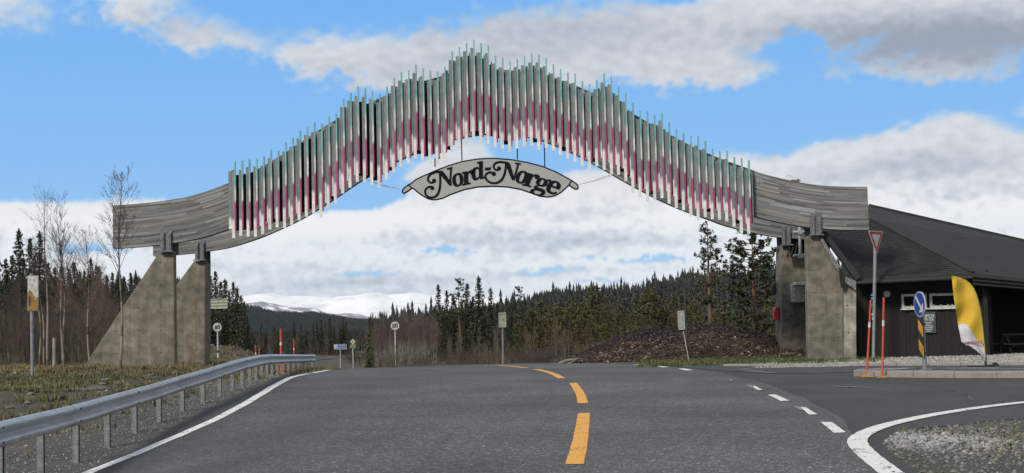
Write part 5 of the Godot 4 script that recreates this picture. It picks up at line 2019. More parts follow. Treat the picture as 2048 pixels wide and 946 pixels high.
func bark_mound() -> void:
	var n := noise(1.6, FastNoiseLite.TYPE_SIMPLEX_SMOOTH, 3, 9)
	var p := Vector3(7.8, G(7.8, 62.6), -62.6)
	var t := thing("bark_heap", "long heap of dark reddish brown bark chips behind the road junction", "bark heap", p)
	var h := func(x: float, d: float) -> float:
		var k := heap_height(x, d)
		return G(x, d) + k + 0.09 * n.get_noise_2d(x, d) * minf(k * 3.0, 1.0) - (0.06 if k <= 0.0 else 0.0)
	var c := func(x: float, d: float) -> Color: return Color(0.03, 0.02, 0.016) * (1.0 + 0.5 * n.get_noise_2d(x * 2.0, d * 2.0))
	var m := plain("core", sheet(steps([[1.8, 14.2, 0.12]]), steps([[58.8, 66.4, 0.15]]), h, c), M.soil, t)
	m.position = -p
	var r := RandomNumberGenerator.new()
	r.seed = 91
	var mb := MB.new()
	mb.box(Vector3.ZERO, Vector3(0.11, 0.016, 0.035))
	var chip := mb.mesh()
	var where := []
	var tints := []
	while where.size() < 34000:
		var x := r.randf_range(2.0, 13.9)
		var d := r.randf_range(58.2, 64.5)
		var k := heap_height(x, d)
		if k < 0.02 and r.randf() > 0.14:
			continue
		var b := Basis.from_euler(Vector3(r.randf_range(-0.9, 0.9), r.randf() * TAU, r.randf_range(-0.8, 0.8))).scaled(Vector3.ONE * (0.4 + 1.6 * pow(r.randf(), 2.5)))
		where.append(Transform3D(b, Vector3(x, h.call(x, d) + 0.02, -d) - p))
		var pale := pow(r.randf(), 9.0)
		tints.append(Color(0.036, 0.022, 0.018).lerp(Color(0.26, 0.18, 0.14), pale) * r.randf_range(0.4, 1.5))
	stuff("bark_chips", chip, where, tints, M.twig, t)
	# bleached trunk lying at the end of the heap
	mb = tinted(MB.new(), Color(0.36, 0.34, 0.27))
	var a := at(1118, 727.5, 60.5)
	var b2 := at(1160, 716, 60.0)
	mb.tube([a, a.lerp(b2, 0.4) + Vector3(0, 0.05, 0), a.lerp(b2, 0.7), b2], [0.07, 0.06, 0.05, 0.02], 7)
	mb.tube([a + Vector3(0.2, -0.05, 0.2), a.lerp(b2, 0.5) + Vector3(0.05, -0.08, 0.2), b2 + Vector3(-0.2, -0.08, 0.3)], [0.05, 0.04, 0.015], 6)
	tag(obj("driftwood", mb, M.bark), "pale bleached trunk lying at the thin end of the bark heap", "log")


# ---------------------------------------------------------------- trees
func proto(parts: Array) -> Node3D:       # [name, mesh, material] ...
	var o := Node3D.new()
	for q in parts:
		var m := MeshInstance3D.new()
		m.name = q[0]
		m.mesh = q[1]
		m.material_override = q[2]
		o.add_child(m)
	return o


func rv(r: RandomNumberGenerator) -> Vector3:
	return Vector3(r.randf_range(-1, 1), r.randf_range(-1, 1), r.randf_range(-1, 1))


func spray(mb: MB, p: Vector3, dir: Vector3, size: float, r: RandomNumberGenerator, base: Color, vary := 0.35, loose := 0.55) -> void:      # one small flat shoot of needles
	var side := dir.cross(Vector3.UP + rv(r) * 0.5).normalized() * size * r.randf_range(0.28, 0.5)
	var tip := p + dir * size + Vector3(0, -size * 0.15, 0) + rv(r) * size * 0.15
	var nrm := (Vector3.UP * 0.55 + dir * 0.35 + rv(r) * loose).normalized()
	mb.col = base * r.randf_range(1.0 - vary, 1.0 + vary)
	mb.tri_n(p - side, p + side, tip, nrm, nrm, nrm)


func spruce(sd: int, h: float, wide: float, thin: float, base: Color) -> Node3D:
	var r := RandomNumberGenerator.new()
	r.seed = sd
	var mb := MB.new()
	var y := h * r.randf_range(0.04, 0.09)
	while y < h * 0.985:
		var t := y / h
		var reach := wide * (pow(1.0 - t, 0.85) * 0.92 + 0.05) * r.randf_range(0.72, 1.12)
		var k := int(lerpf(9.0, 4.0, t))
		var spin := r.randf() * TAU
		for i in k:
			if r.randf() < thin:
				continue
			var an := spin + TAU * i / k + r.randf_range(-0.25, 0.25)
			var dir := Vector3(cos(an), 0, sin(an))
			var len := reach * r.randf_range(0.65, 1.15)
			var n := maxi(2, int(len / 0.24))
			for s in n:
				var f := (s + 0.4) / n
				var p := Vector3(0, y, 0) + dir * len * f + Vector3(0, len * (0.10 * f - 0.42 * f * f + 0.12 * f * f * f), 0)
				var d2 := (dir + rv(r) * 0.55 + Vector3(0, lerpf(0.25, -0.35, 1.0 - t) , 0)).normalized()
				spray(mb, p + rv(r) * 0.05, d2, r.randf_range(0.36, 0.6) * (0.6 + 0.4 * (1.0 - t)), r, base)
				if r.randf() < 0.75:
					spray(mb, p, (dir * 0.4 + Vector3(0, -0.9, 0) + rv(r) * 0.5).normalized(), r.randf_range(0.22, 0.4), r, base * 0.85)
				if r.randf() < 0.6:
					spray(mb, p, (dir.cross(Vector3.UP) * (1.0 if r.randf() < 0.5 else -1.0) + dir * 0.5 + rv(r) * 0.3).normalized(), r.randf_range(0.25, 0.42), r, base)
		y += lerpf(0.30, 0.20, t) * r.randf_range(0.8, 1.25)
	for i in 6:
		spray(mb, Vector3(0, h * (0.96 + 0.005 * i), 0), Vector3(r.randf_range(-0.4, 0.4), 1, r.randf_range(-0.4, 0.4)).normalized(), 0.3, r, base)
	var tr := MB.new()
	tr.col = Color(0.11, 0.085, 0.065)
	tr.tube([Vector3(0, -0.4, 0), Vector3(0, h * 0.3, 0), Vector3(0, h * 0.7, 0), Vector3(0, h * 0.99, 0)], [h * 0.013 + 0.03, h * 0.010 + 0.02, h * 0.006, 0.012], 6)
	return proto([["trunk", tr.mesh(), M.bark], ["crown", mb.mesh(), M.leaf]])


func pine(sd: int, h: float, wide: float, bare: float, dens: float, base: Color, tuft := 24, fine := 0.68) -> Node3D:       # bare: share of the trunk without limbs
	var r := RandomNumberGenerator.new()
	r.seed = sd
	var mb := MB.new()
	var tr := MB.new()
	var low := Color(0.13, 0.10, 0.08)
	var high := Color(0.26, 0.14, 0.075)
	var bend := Vector3(r.randf_range(-0.15, 0.15), 0, 0)
	tr.tube([Vector3(0, -0.4, 0), Vector3(0, h * 0.25, 0) + bend, Vector3(0, h * 0.55, 0) - bend * 0.5, Vector3(0, h * 0.97, 0)], [h * 0.016 + 0.02, h * 0.0125 + 0.02, h * 0.009, 0.015], 7, [low, high, high])
	var y := h * bare
	while y < h * 0.98:
		var t := (y / h - bare) / (1.0 - bare)
		var shape := sin(PI * clampf(0.18 + t * 0.80, 0, 1)) * 0.85 + 0.15
		if t > 0.8:
			shape *= 1.0
		var k := int(3 + r.randi() % 3)
		var spin := r.randf() * TAU
		for i in k:
			if r.randf() > dens:
				continue
			var an := spin + TAU * i / k + r.randf_range(-0.4, 0.4)
			var rise := r.randf_range(0.05, 0.45) if t > 0.3 else r.randf_range(-0.2, 0.2)
			var dir := Vector3(cos(an), rise, sin(an)).normalized()
			var len := wide * shape * r.randf_range(0.55, 1.2)
			var a := Vector3(0, y, 0)
			var b := a + dir * len
			tr.col = high * 0.75
			tr.tube([a, a.lerp(b, 0.6) + Vector3(0, -0.05 * len, 0), b], [0.035 * len * 0.5 + 0.01, 0.018, 0.008], 4, [high * 0.75, high * 0.6])
			var c := maxi(2, int(len / 0.34))
			for s in c:
				var f := lerpf(0.38, 1.0, (s + r.randf()) / c)
				var p := a.lerp(b, f) + Vector3(0, -0.05 * len * sin(PI * f), 0) + rv(r) * 0.16
				var tone := r.randf_range(0.85, 1.15)
				for m in tuft:
					var d2 := (rv(r) + Vector3(0, 0.55, 0) + dir * 0.5).normalized()
					spray(mb, p + rv(r) * 0.13, d2, r.randf_range(0.24, 0.44) * fine, r, base * tone, 0.15, 0.3)
		y += r.randf_range(0.28, 0.5)
	return proto([["trunk", tr.mesh(), M.bark], ["crown", mb.mesh(), M.leaf]])


func branch(mb: MB, p: Vector3, dir: Vector3, len: float, rad: float, depth: int, r: RandomNumberGenerator, col: Color) -> void:
	var pts := [p]
	var rads := [rad]
	var d := dir
	var n := 4 if depth > 1 else 3
	for i in n:
		d = (d + rv(r) * 0.13 + Vector3(0, 0.10, 0)).normalized()
		pts.append(pts[-1] + d * len / n)
		rads.append(rad * (1.0 - 0.8 * (i + 1.0) / n))
	mb.col = col
	if rad < 0.006:
		var s := d.cross(Vector3(0.2, 0.1, 1)).normalized() * maxf(rad, 0.008)
		for i in n:
			var w := s * (1.0 - float(i) / n)
			mb.tri(pts[i] - w, pts[i] + w, pts[i + 1], Vector3(0, 0.3, 1))
	else:
		mb.tube(pts, rads, 4)
	if depth <= 0:
		return
	var k := int(3 + r.randi() % 3) + (1 if depth > 1 else 0)
	for i in k:
		var f := r.randf_range(0.3, 0.98)
		var at_i := int(f * n)
		var q: Vector3 = pts[at_i].lerp(pts[mini(at_i + 1, n)], f * n - at_i)
		var d2 := (d + rv(r) * 0.75).normalized()
		branch(mb, q, d2, len * r.randf_range(0.35, 0.6), rad * 0.42, depth - 1, r, col)


func birch(sd: int, h: float, stems: int, spread: float, lean: float, col: Color, lower := 0.35) -> Node3D:
	var r := RandomNumberGenerator.new()
	r.seed = sd
	var tr := MB.new()
	var mb := MB.new()
	var pale := Color(0.38, 0.31, 0.25)
	var dark := Color(0.10, 0.075, 0.065)
	for s in stems:
		var hh := h * (1.0 if s == 0 else r.randf_range(0.7, 0.95))
		var off := Vector3(r.randf_range(-1, 1), 0, r.randf_range(-1, 1)) * spread * (0.0 if s == 0 else 1.0)
		var tip := Vector3(lean * (1.0 if s == 0 else r.randf_range(-1.5, 1.5)), hh, r.randf_range(-0.3, 0.3)) + off * 2.5
		var pts := []
		var rads := []
		var cols := []
		var n := 16
		for i in n + 1:
			var f := float(i) / n
			pts.append(off.lerp(tip, f) + Vector3(0.06 * sin(f * 7.0 + s), 0, 0.05 * cos(f * 9.0)) * (1.0 if i else 0.0) - (Vector3(0, 0.3, 0) if i == 0 else Vector3.ZERO))
			rads.append((0.0065 * hh + 0.008) * (1.0 - f) + 0.005)
			var c := pale.lerp(Color(0.46, 0.42, 0.38), r.randf()) if f < 0.5 else pale.lerp(dark, smoothstep(0.42, 0.75, f))
			if r.randf() < 0.25 or f < 0.06:
				c = c.lerp(dark, 0.75)
			cols.append(c)
		tr.tube(pts, rads, 7, cols)
		var k := int(hh * 5.5)
		for i in k:
			var f := lerpf(lower, 0.99, pow(r.randf(), 0.8))
			var idx := int(f * n)
			var p: Vector3 = pts[idx].lerp(pts[mini(idx + 1, n)], f * n - idx)
			var an := r.randf() * TAU
			var d := Vector3(cos(an) * 0.62, 1.0, sin(an) * 0.62).normalized()
			branch(mb, p, d, (0.12 + 0.30 * (1.05 - f)) * hh * r.randf_range(0.5, 0.85), 0.016 * (1.15 - f) + 0.002, 2, r, col * r.randf_range(0.8, 1.2))
	return proto([["trunk", tr.mesh(), M.bark], ["crown", mb.mesh(), M.twig]])


func shrub(sd: int, h: float, wide: float, stems: int, col: Color) -> Node3D:
	var r := RandomNumberGenerator.new()
	r.seed = sd
	var mb := MB.new()
	var st := MB.new()
	for i in stems:
		var an := r.randf() * TAU
		var o := Vector3(cos(an), 0, sin(an)) * wide * 0.5 * sqrt(r.randf())
		var d := (Vector3(0, 1, 0) + o.normalized() * 0.25 + rv(r) * 0.25).normalized()
		var c := col * r.randf_range(0.6, 1.4)
		var hh := h * r.randf_range(0.55, 1.0)
		var top := o + d * hh
		st.tube([o - Vector3(0, 0.2, 0), o.lerp(top, 0.5) + rv(r) * 0.08, top], [0.022, 0.015, 0.006], 4, [c, c])
		for k in 9:
			var f := r.randf_range(0.25, 0.95)
			branch(mb, o.lerp(top, f), (d + rv(r) * 0.8).normalized(), hh * 0.28 * r.randf_range(0.5, 1.1), 0.007, 1, r, c)
	return proto([["stems", st.mesh(), M.twig], ["twigs", mb.mesh(), M.twig]])


func far_conifer(sd: int, base: Color, tiers := 7) -> ArrayMesh:       # 10 m tall
	var r := RandomNumberGenerator.new()
	r.seed = sd
	var mb := MB.new()
	for k in tiers:
		var t := float(k) / tiers
		var y := 10.0 * (0.04 + 0.86 * t)
		var top := y + lerpf(3.2, 1.5, t)
		var rad := lerpf(1.55, 0.35, pow(t, 0.8)) * r.randf_range(0.85, 1.15)
		for i in 10:
			var a0 := TAU * (i + r.randf_range(-0.3, 0.3)) / 10.0
			var a1 := a0 + TAU / 10.0 * r.randf_range(0.7, 1.3)
			var ra := rad * r.randf_range(0.55, 1.2)
			var p := Vector3(cos(a0) * ra, y - 0.5 * ra * r.randf(), sin(a0) * ra)
			var q := Vector3(cos(a1) * ra * 0.7, y + r.randf_range(0.0, 0.6), sin(a1) * ra * 0.7)
			var e := Vector3(0, minf(top, 10.0), 0)
			var nrm := (Vector3(cos(a0), 0.7, sin(a0)) + rv(r) * 0.3).normalized()
			mb.col = base * r.randf_range(0.6, 1.3)
			mb.tri_n(p, q, e, nrm, nrm, nrm)
	return mb.mesh()


func plant(p: Node3D, proto_h: float, called: String, label: String, category: String, group: String, x: float, d: float, y: float, h: float, yaw: float, wide := 1.0) -> Node3D:
	var o: Node3D = p.duplicate()
	o.name = numbered(called)
	add_child(o, true)
	var s := h / proto_h
	o.transform = Transform3D(Basis(Vector3.UP, yaw).scaled(Vector3(s * wide, s, s * wide)), Vector3(x, y, -d))
	tag(o, label, category, group)
	return o


func stand(p: Node3D, proto_h: float, called: String, label: String, category: String, group: String, u: float, v_top: float, d: float, wide := 1.0) -> Node3D:
	var top := at(u, v_top, d)
	var y := wood_floor(top.x, d) - 0.05
	return plant(p, proto_h, called, label, category, group, top.x, d, y, maxf(top.y - y, 1.0), u * 0.37, wide)


func wood_floor(x: float, d: float) -> float:
	return maxf(G(x, d), hill_height(x, d)) if d > 190.0 else G(x, d)


func woods() -> void:
	var dark := Color(0.05, 0.056, 0.026)
	var olive := Color(0.145, 0.132, 0.046)
	var spruces := [spruce(101, 12.0, 2.4, 0.06, dark), spruce(102, 12.0, 2.0, 0.10, dark * 1.15), spruce(103, 12.0, 2.8, 0.05, dark * 0.9), spruce(104, 10.0, 1.6, 0.30, dark * 1.2)]
	var sh := [12.0, 12.0, 12.0, 10.0]
	var green_spruce := spruce(105, 9.0, 1.7, 0.08, Color(0.075, 0.09, 0.025))
	var tall_pine := pine(201, 11.0, 1.25, 0.36, 0.75, Color(0.085, 0.092, 0.042), 15, 0.6)
	var bushy_pine := pine(202, 10.0, 2.9, 0.18, 0.9, Color(0.08, 0.09, 0.036), 18, 0.65)
	var pines := [pine(203, 10.0, 2.3, 0.14, 0.95, olive), pine(204, 10.0, 2.7, 0.10, 0.95, olive * 1.1), pine(205, 10.0, 1.9, 0.22, 0.85, olive * 0.85)]
	var sparse_pine := pine(206, 12.0, 1.3, 0.45, 0.7, Color(0.075, 0.085, 0.04), 13, 0.7)
	var brown := Color(0.085, 0.06, 0.05)
	var birches := [birch(301, 7.0, 2, 0.15, 0.3, brown, 0.3), birch(302, 8.0, 3, 0.3, -0.3, Color(0.085, 0.063, 0.054), 0.25), birch(303, 7.0, 1, 0.0, 0.15, Color(0.095, 0.066, 0.057), 0.2)]
	var bh := [7.0, 8.0, 7.0]
	var shrubs := [shrub(401, 3.0, 2.2, 24, Color(0.07, 0.052, 0.04)), shrub(402, 3.0, 1.8, 18, Color(0.105, 0.088, 0.045)), shrub(403, 2.0, 2.6, 24, Color(0.055, 0.039, 0.034))]
	var shh := [3.0, 3.0, 2.0]
	var r := RandomNumberGenerator.new()
	r.seed = 500

	# birches by the verge
	var near := birch(311, 6.6, 3, 0.25, 0.2, Color(0.06, 0.045, 0.04), 0.36)
	stand(near, 6.6, "birch", "bare multi-stemmed birch with peeling pink bark near the faded sign", "birch", "bare birches by the verge", 97, 398, 56)
	var slim := birch(312, 6.7, 1, 0.0, 0.05, Color(0.075, 0.055, 0.05), 0.5)
	stand(slim, 6.7, "birch", "slender bare birch in front of the raked concrete pier", "birch", "bare birches by the verge", 238, 371, 50.5)
	stand(birches[0], 7.0, "birch", "bare birch leaning behind the multi-stemmed one, thin dark twigs", "birch", "bare birches by the verge", 128, 415, 60)
	stand(birches[2], 7.0, "birch", "thin bare birch rising behind the foot of the raked pier", "birch", "bare birches by the verge", 178, 470, 60)
	var st := MB.new()
	var sa := at(109, 722, 58)
	sa.y = G(sa.x, 58) - 0.1
	var sb := at(108.5, 676, 58)
	st.tube([sa, sa.lerp(sb, 0.35), sa.lerp(sb, 0.7), sb], [0.085, 0.075, 0.07, 0.065], 8, [Color(0.5, 0.46, 0.41), Color(0.42, 0.37, 0.32), Color(0.54, 0.5, 0.45)])
	st.disc(sb, Vector3.UP, 0.065, 8)
	tag(obj("birch_stump", st, M.bark), "broken white birch stump standing before the brown scrub", "tree stump")

	# spruces beyond the scrub
	var row := "spruces beyond the brown scrub"
	var lab := "dark spruce in the row beyond the brown scrub"
	for q in [[38, 456, 158, 0], [60, 474, 150, 1], [79, 461, 156, 0]]:
		stand(spruces[q[3]], sh[q[3]], "spruce_tree", ["tall dark spruce behind the faded sign, highest of three", "lower middle spruce of three behind the faded sign", "tall slim spruce just behind the multi-stemmed birch"][[38, 60, 79].find(q[0])], "spruce", row, q[0], q[1], q[2])
	for q in [[-8, 492, 140, 2], [12, 520, 165, 1], [24, 512, 172, 2], [48, 516, 176, 0], [96, 520, 168, 1], [110, 532, 172, 2], [124, 524, 166, 0], [138, 536, 172, 1], [150, 520, 164, 2], [160, 542, 176, 0], [170, 536, 168, 1], [182, 518, 162, 0], [190, 527, 168, 1], [200, 536, 174, 2], [212, 545, 166, 0], [224, 540, 172, 1], [236, 543, 178, 2], [247, 556, 168, 0], [260, 540, 166, 1], [270, 548, 172, 2], [281, 552, 176, 0], [294, 548, 168, 1], [306, 545, 172, 2], [318, 556, 170, 0], [330, 550, 176, 1]]:
		stand(spruces[q[3]], sh[q[3]], "spruce_tree", lab, "spruce", row, q[0] + r.randf_range(-2, 2), q[1] + r.randf_range(-5, 5), q[2])
	for i in 72:
		var u := r.randf_range(-60, 350)
		stand(spruces[i % 3], sh[i % 3], "spruce_tree", lab, "spruce", row, u, r.randf_range(545, 604), r.randf_range(108, 150), 1.25)
	# the dark stand between pier and hills
	row = "spruces between the piers and the far hill"
	lab = "dark spruce in the close stand beside the inner raked pier"
	for q in [[420, 548, 138, 0], [430, 541, 134, 1], [441, 562, 130, 2], [450, 556, 140, 0], [458, 580, 128, 1], [466, 563, 136, 1], [474, 572, 132, 0], [482, 590, 130, 2], [489, 602, 128, 1], [412, 560, 142, 2], [400, 550, 146, 0], [390, 565, 150, 1], [446, 600, 126, 2], [470, 610, 124, 0], [484, 622, 122, 1], [426, 596, 124, 2], [494, 630, 126, 0]]:
		stand(spruces[q[3]], sh[q[3]], "spruce_tree", "tall ragged spruce at the open end of the stand beside the inner pier" if q[0] == 466 else lab, "spruce", row, q[0], q[1], q[2], 1.0)
	# clumps down in the valley
	row = "spruces down in the valley"
	lab = "dark spruce in the small clumps below the far wooded hill"
	for q in [[521, 652, 185, 2], [530, 664, 182, 0], [548, 650, 190, 0], [556, 662, 188, 2], [588, 642, 188, 2], [602, 650, 186, 0], [612, 656, 190, 1], [626, 645, 186, 1], [634, 640, 184, 0], [642, 638, 188, 2], [651, 642, 186, 1], [659, 634, 182, 2], [668, 650, 188, 0], [686, 632, 184, 2], [692, 640, 188, 1], [680, 648, 190, 0], [575, 664, 190, 1], [505, 660, 180, 1]]:
		stand(spruces[q[3]], sh[q[3]], "spruce_tree", lab, "spruce", row, q[0], q[1], q[2])
	stand(green_spruce, 9.0, "spruce_tree", "yellowish green spruce alone at the end of the birch thicket", "spruce", "", 738, 634, 116, 0.85)
	# trees straight ahead
	row = "spruces at the road's bend"
	lab = "dark spruce standing among the pines at the bend"
	for q in [[876, 568, 148, 3, "sparse spruce at the edge of the birch thicket, leftmost of the tall ones"], [893, 580, 150, 3, "thin topped spruce beside the sparse edge spruce"], [957, 550, 140, 0, "tallest pointed spruce ahead, near the narrow sign back"], [981, 575, 142, 3, "slim ragged spruce just past the tallest pointed one"], [934, 566, 150, 2, "broad dark spruce between the round-topped pine and the tallest spruce"]]:
		stand(spruces[q[3]], sh[q[3]], "spruce_tree", q[4], "spruce", row, q[0], q[1], q[2], 1.1)
	for q in [[906, 590, 152, 2], [922, 600, 146, 0], [946, 592, 150, 2], [966, 596, 148, 1], [994, 604, 152, 0], [1012, 596, 156, 1], [1022, 606, 150, 2], [1050, 598, 158, 1], [885, 610, 146, 2], [900, 625, 140, 0], [868, 620, 150, 1], [925, 640, 138, 2], [862, 636, 140, 0], [1044, 612, 150, 0], [1064, 600, 160, 1], [1092, 606, 160, 0], [1120, 600, 164, 2], [1230, 598, 166, 1], [1250, 604, 168, 2], [1010, 625, 142, 2], [960, 630, 140, 0], [1030, 640, 140, 1], [890, 655, 132, 2], [940, 660, 130, 0], [985, 640, 138, 2]]:
		stand(spruces[q[3]], sh[q[3]], "spruce_tree", lab, "spruce", row, q[0], q[1], q[2], 1.05)
	row = "pines at the road's bend"
	stand(sparse_pine, 12.0, "pine_tree", "tall pine with a small round top above the dark spruces ahead", "pine", row, 917, 551, 142)
	stand(sparse_pine, 12.0, "pine_tree", "slender pine with an airy top left of the wooded ridge", "pine", row, 1036, 568, 146)
	stand(pines[1], 10.0, "pine_tree", "broad round-topped olive pine behind the bark heap", "pine", row, 1297, 577, 108, 1.25)
	stand(pines[0], 10.0, "pine_tree", "high olive pine ahead, tallest of the leafy ones before the ridge", "pine", row, 1188, 571, 118, 1.0)
	lab = "olive green pine in the mixed wood before the ridge"
	for q in [[1080, 602, 126, 0], [1112, 606, 122, 1], [1150, 588, 120, 2], [1140, 612, 112, 0], [1168, 606, 114, 1], [1214, 612, 112, 0], [1240, 606, 116, 2], [1255, 628, 104, 1], [1330, 612, 110, 0], [1345, 628, 104, 1], [1268, 616, 112, 2], [1060, 622, 126, 2], [1040, 640, 122, 1], [1075, 640, 116, 2], [1110, 650, 108, 0], [1180, 640, 106, 2], [1210, 645, 104, 1], [1310, 640, 104, 2], [1365, 606, 108, 0], [1385, 600, 112, 1], [1350, 590, 124, 2], [1395, 630, 100, 0], [1440, 610, 104, 1], [1470, 620, 102, 0], [1540, 600, 104, 1], [1555, 585, 110, 0], [1575, 600, 106, 2], [1520, 620, 100, 2], [1425, 625, 106, 2], [1090, 632, 118, 1], [1130, 640, 112, 1], [1155, 650, 104, 0], [1232, 650, 100, 0], [1286, 650, 98, 2]]:
		stand(pines[q[3]], 10.0, "pine_tree", "olive green pine in the mixed wood near the narrow sign back" if q[0] < 1130 else ("olive green pine behind the low side of the bark heap" if q[0] < 1340 else "olive green pine between the leaning sign and the shop pier"), "pine", row, q[0], q[1], q[2], r.randf_range(0.9, 1.15))
	stand(tall_pine, 11.0, "pine_tree", "tall bare-trunked pine with open crown between bark heap and slatted arch", "pine", "tall pines by the arch", 1414, 436, 84)
	stand(bushy_pine, 10.0, "pine_tree", "dense wide pine close to the shop piers", "pine", "tall pines by the arch", 1503, 452, 90, 1.1)
	# yellow-green young trees low in the wood
	for q in [[1190, 676, 92], [946, 672, 122], [900, 690, 118], [1046, 690, 108], [1085, 676, 112]]:
		stand(green_spruce, 9.0, "spruce_tree", "young yellowish green spruce low in the mixed wood ahead", "spruce", "young spruces", q[0], q[1], q[2], 1.1)
	# birch thicket
	row = "bare birches of the thicket ahead"
	lab = "bare reddish brown birch in the thicket beyond the crest"
	for i in 46:
		var u := 738.0 + 135.0 * (i + r.randf_range(-0.5, 0.5)) / 45.0
		stand(birches[i % 3], bh[i % 3], "birch", lab, "birch", row, u, r.randf_range(630, 654) - (8.0 if u > 765 else -8.0), r.randf_range(112, 135), 0.9)
	for i in 42:
		var u := r.randf_range(872, 1280)
		stand(birches[i % 3], bh[i % 3], "birch", "bare brown birch standing among the pines and spruces ahead", "birch", "bare birches among the pines", u, r.randf_range(640, 690), r.randf_range(94, 118), 0.8)
	for i in 22:
		var u := r.randf_range(500, 735)
		stand(birches[i % 3], bh[i % 3], "birch", "bare grey brown birch down in the valley", "birch", "bare birches in the valley", u, r.randf_range(664, 684), r.randf_range(176, 186), 1.0)
	# brown scrub
	row = "bare shrubs of the brown scrub"
	lab = "bare brown shrub in the scrub between verge and spruces"
	for i in 84:
		var d := r.randf_range(60, 100)
		var u := r.randf_range(-40, 345)
		var v := r.randf_range(592, 672) - (d - 60.0) * 0.1
		stand(shrubs[i % 3], shh[i % 3], "bare_shrub", "bare brown shrub beside or behind the faded sign and near birches" if u < 130 else ("bare brown shrub in the scrub just outside the raked pier" if u > 250 else lab), "shrub", row, u, v, d, r.randf_range(0.6, 0.9))
	for i in 18:
		stand(birches[1 + i % 2], bh[1 + i % 2], "birch", "bare brown birch deep in the scrub", "birch", "bare birches in the scrub", r.randf_range(-20, 330), r.randf_range(530, 600), r.randf_range(72, 105), 0.9)
	for q in [[1412, 664, 58.6], [1428, 668, 58.9], [1473, 690, 58.3], [1440, 700, 58.2], [1485, 676, 59.5]]:
		stand(shrubs[0], 3.0, "bare_shrub", "thin bare sapling before the bark heap", "shrub", "bare saplings by the bark heap", q[0], q[1], q[2], 0.25)
	for i in 74:
		var d := r.randf_range(84, 112)
		var u := r.randf_range(742, 1330)
		if (u - 1024.0) / F * d < table(ROAD_RIGHT, d) + 1.5:
			continue
		stand(shrubs[i % 3], shh[i % 3], "bare_shrub", "low bare shrub at the foot of the wood ahead", "shrub", "low shrubs at the wood's edge", u, r.randf_range(688, 716), d, r.randf_range(0.9, 1.4))
	for q in [[690, 705, 150], [716, 700, 140], [722, 690, 128], [730, 700, 122], [700, 712, 135], [640, 690, 172], [670, 686, 172], [610, 690, 172], [580, 690, 172], [548, 690, 172]]:
		stand(shrubs[2], 2.0, "bare_shrub", "low bare shrub at the edge of the far road", "shrub", "low shrubs by the far road", q[0], q[1], q[2], 1.1)
	# far woods
	var far := [far_conifer(601, Color(0.019, 0.023, 0.016)), far_conifer(602, Color(0.024, 0.026, 0.017)), far_conifer(603, Color(0.016, 0.02, 0.015))]
	var leafless := MB.new()      # a far leafless crown
	for i in 150:
		var p := Vector3(r.randf_range(-1, 1), r.randf_range(-1, 1), r.randf_range(-1, 1)).normalized() * pow(r.randf(), 0.4)
		spray(leafless, Vector3(p.x * 1.5, 3.2 + p.y * 2.6, p.z * 1.5), Vector3(p.x * 0.5, 1, p.z * 0.5).normalized(), 0.5, r, Color(0.042, 0.034, 0.028), 0.4, 1.0)
	leafless.col = Color(0.12, 0.11, 0.1)
	leafless.tube([Vector3.ZERO, Vector3(0, 4, 0)], [0.1, 0.04], 4)
	var bare := []
	for i in 800:
		var d := lerpf(330.0, 760.0, r.randf())
		var x := (r.randf_range(800, 1900) - 1024.0) / F * d
		bare.append(Transform3D(Basis(Vector3.UP, r.randf() * TAU).scaled(Vector3.ONE * r.randf_range(0.8, 1.5)), Vector3(x, hill_height(x, d) - 0.3, -d)))
	stuff("leafless_wood", leafless.mesh(), bare, [], M.twig)
	for kind in 3:
		var where := []
		for i in 4800:
			var d := lerpf(390.0, 860.0, sqrt(r.randf()))
			var u := r.randf_range(735, 2150)
			var x := (u - 1024.0) / F * d
			var s := r.randf_range(0.5, 1.12)
			where.append(Transform3D(Basis(Vector3.UP, r.randf() * TAU).scaled(Vector3(s, s * r.randf_range(0.9, 1.25), s) * (1.0 if r.randf() > 0.06 else 1.2)), Vector3(x, hill_height(x, d) - 0.3, -d)))
		stuff("forest", far[kind], where, [], M.leaf)
		where = []
		for i in 3300:
			var d := lerpf(1250.0, 2050.0, r.randf())
			var u := r.randf_range(400, 800)
			var x := (u - 1024.0) / F * d
			var s := r.randf_range(0.7, 1.2)
			where.append(Transform3D(Basis(Vector3.UP, r.randf() * TAU).scaled(Vector3(s * 1.2, s, s * 1.2)), Vector3(x, blue_hill_height(x, d) - 0.3, -d)))
		stuff("forest", far[kind], where, [], M.leaf)
		where = []
		for i in 420:
			var d := r.randf_range(182.0, 330.0)
			var u := r.randf_range(-250, 420)
			var x := (u - 1024.0) / F * d
			var s := r.randf_range(0.8, 1.15)
			where.append(Transform3D(Basis(Vector3.UP, r.randf() * TAU).scaled(Vector3(s, s, s)), Vector3(x, G(x, d) - 0.3, -d)))
		for i in 260:
			var d := r.randf_range(196.0, 420.0)
			var u := r.randf_range(480, 760)
			var x := (u - 1024.0) / F * d
			var s := r.randf_range(0.16, 0.28)
			where.append(Transform3D(Basis(Vector3.UP, r.randf() * TAU).scaled(Vector3(s * 2.0, s, s * 2.0)), Vector3(x, G(x, d) - 0.3, -d)))
		for i in 240:
			var d := r.randf_range(150.0, 330.0)
			var u := r.randf_range(860, 1640)
			var x := (u - 1024.0) / F * d
			var s := r.randf_range(0.32, 0.5)
			where.append(Transform3D(Basis(Vector3.UP, r.randf() * TAU).scaled(Vector3(s * 1.5, s, s * 1.5)), Vector3(x, wood_floor(x, d) - 0.3, -d)))
		stuff("forest", far[kind], where, [], M.leaf)
	for p in spruces + pines + birches + shrubs + [green_spruce, tall_pine, bushy_pine, sparse_pine, near, slim]:
		p.free()


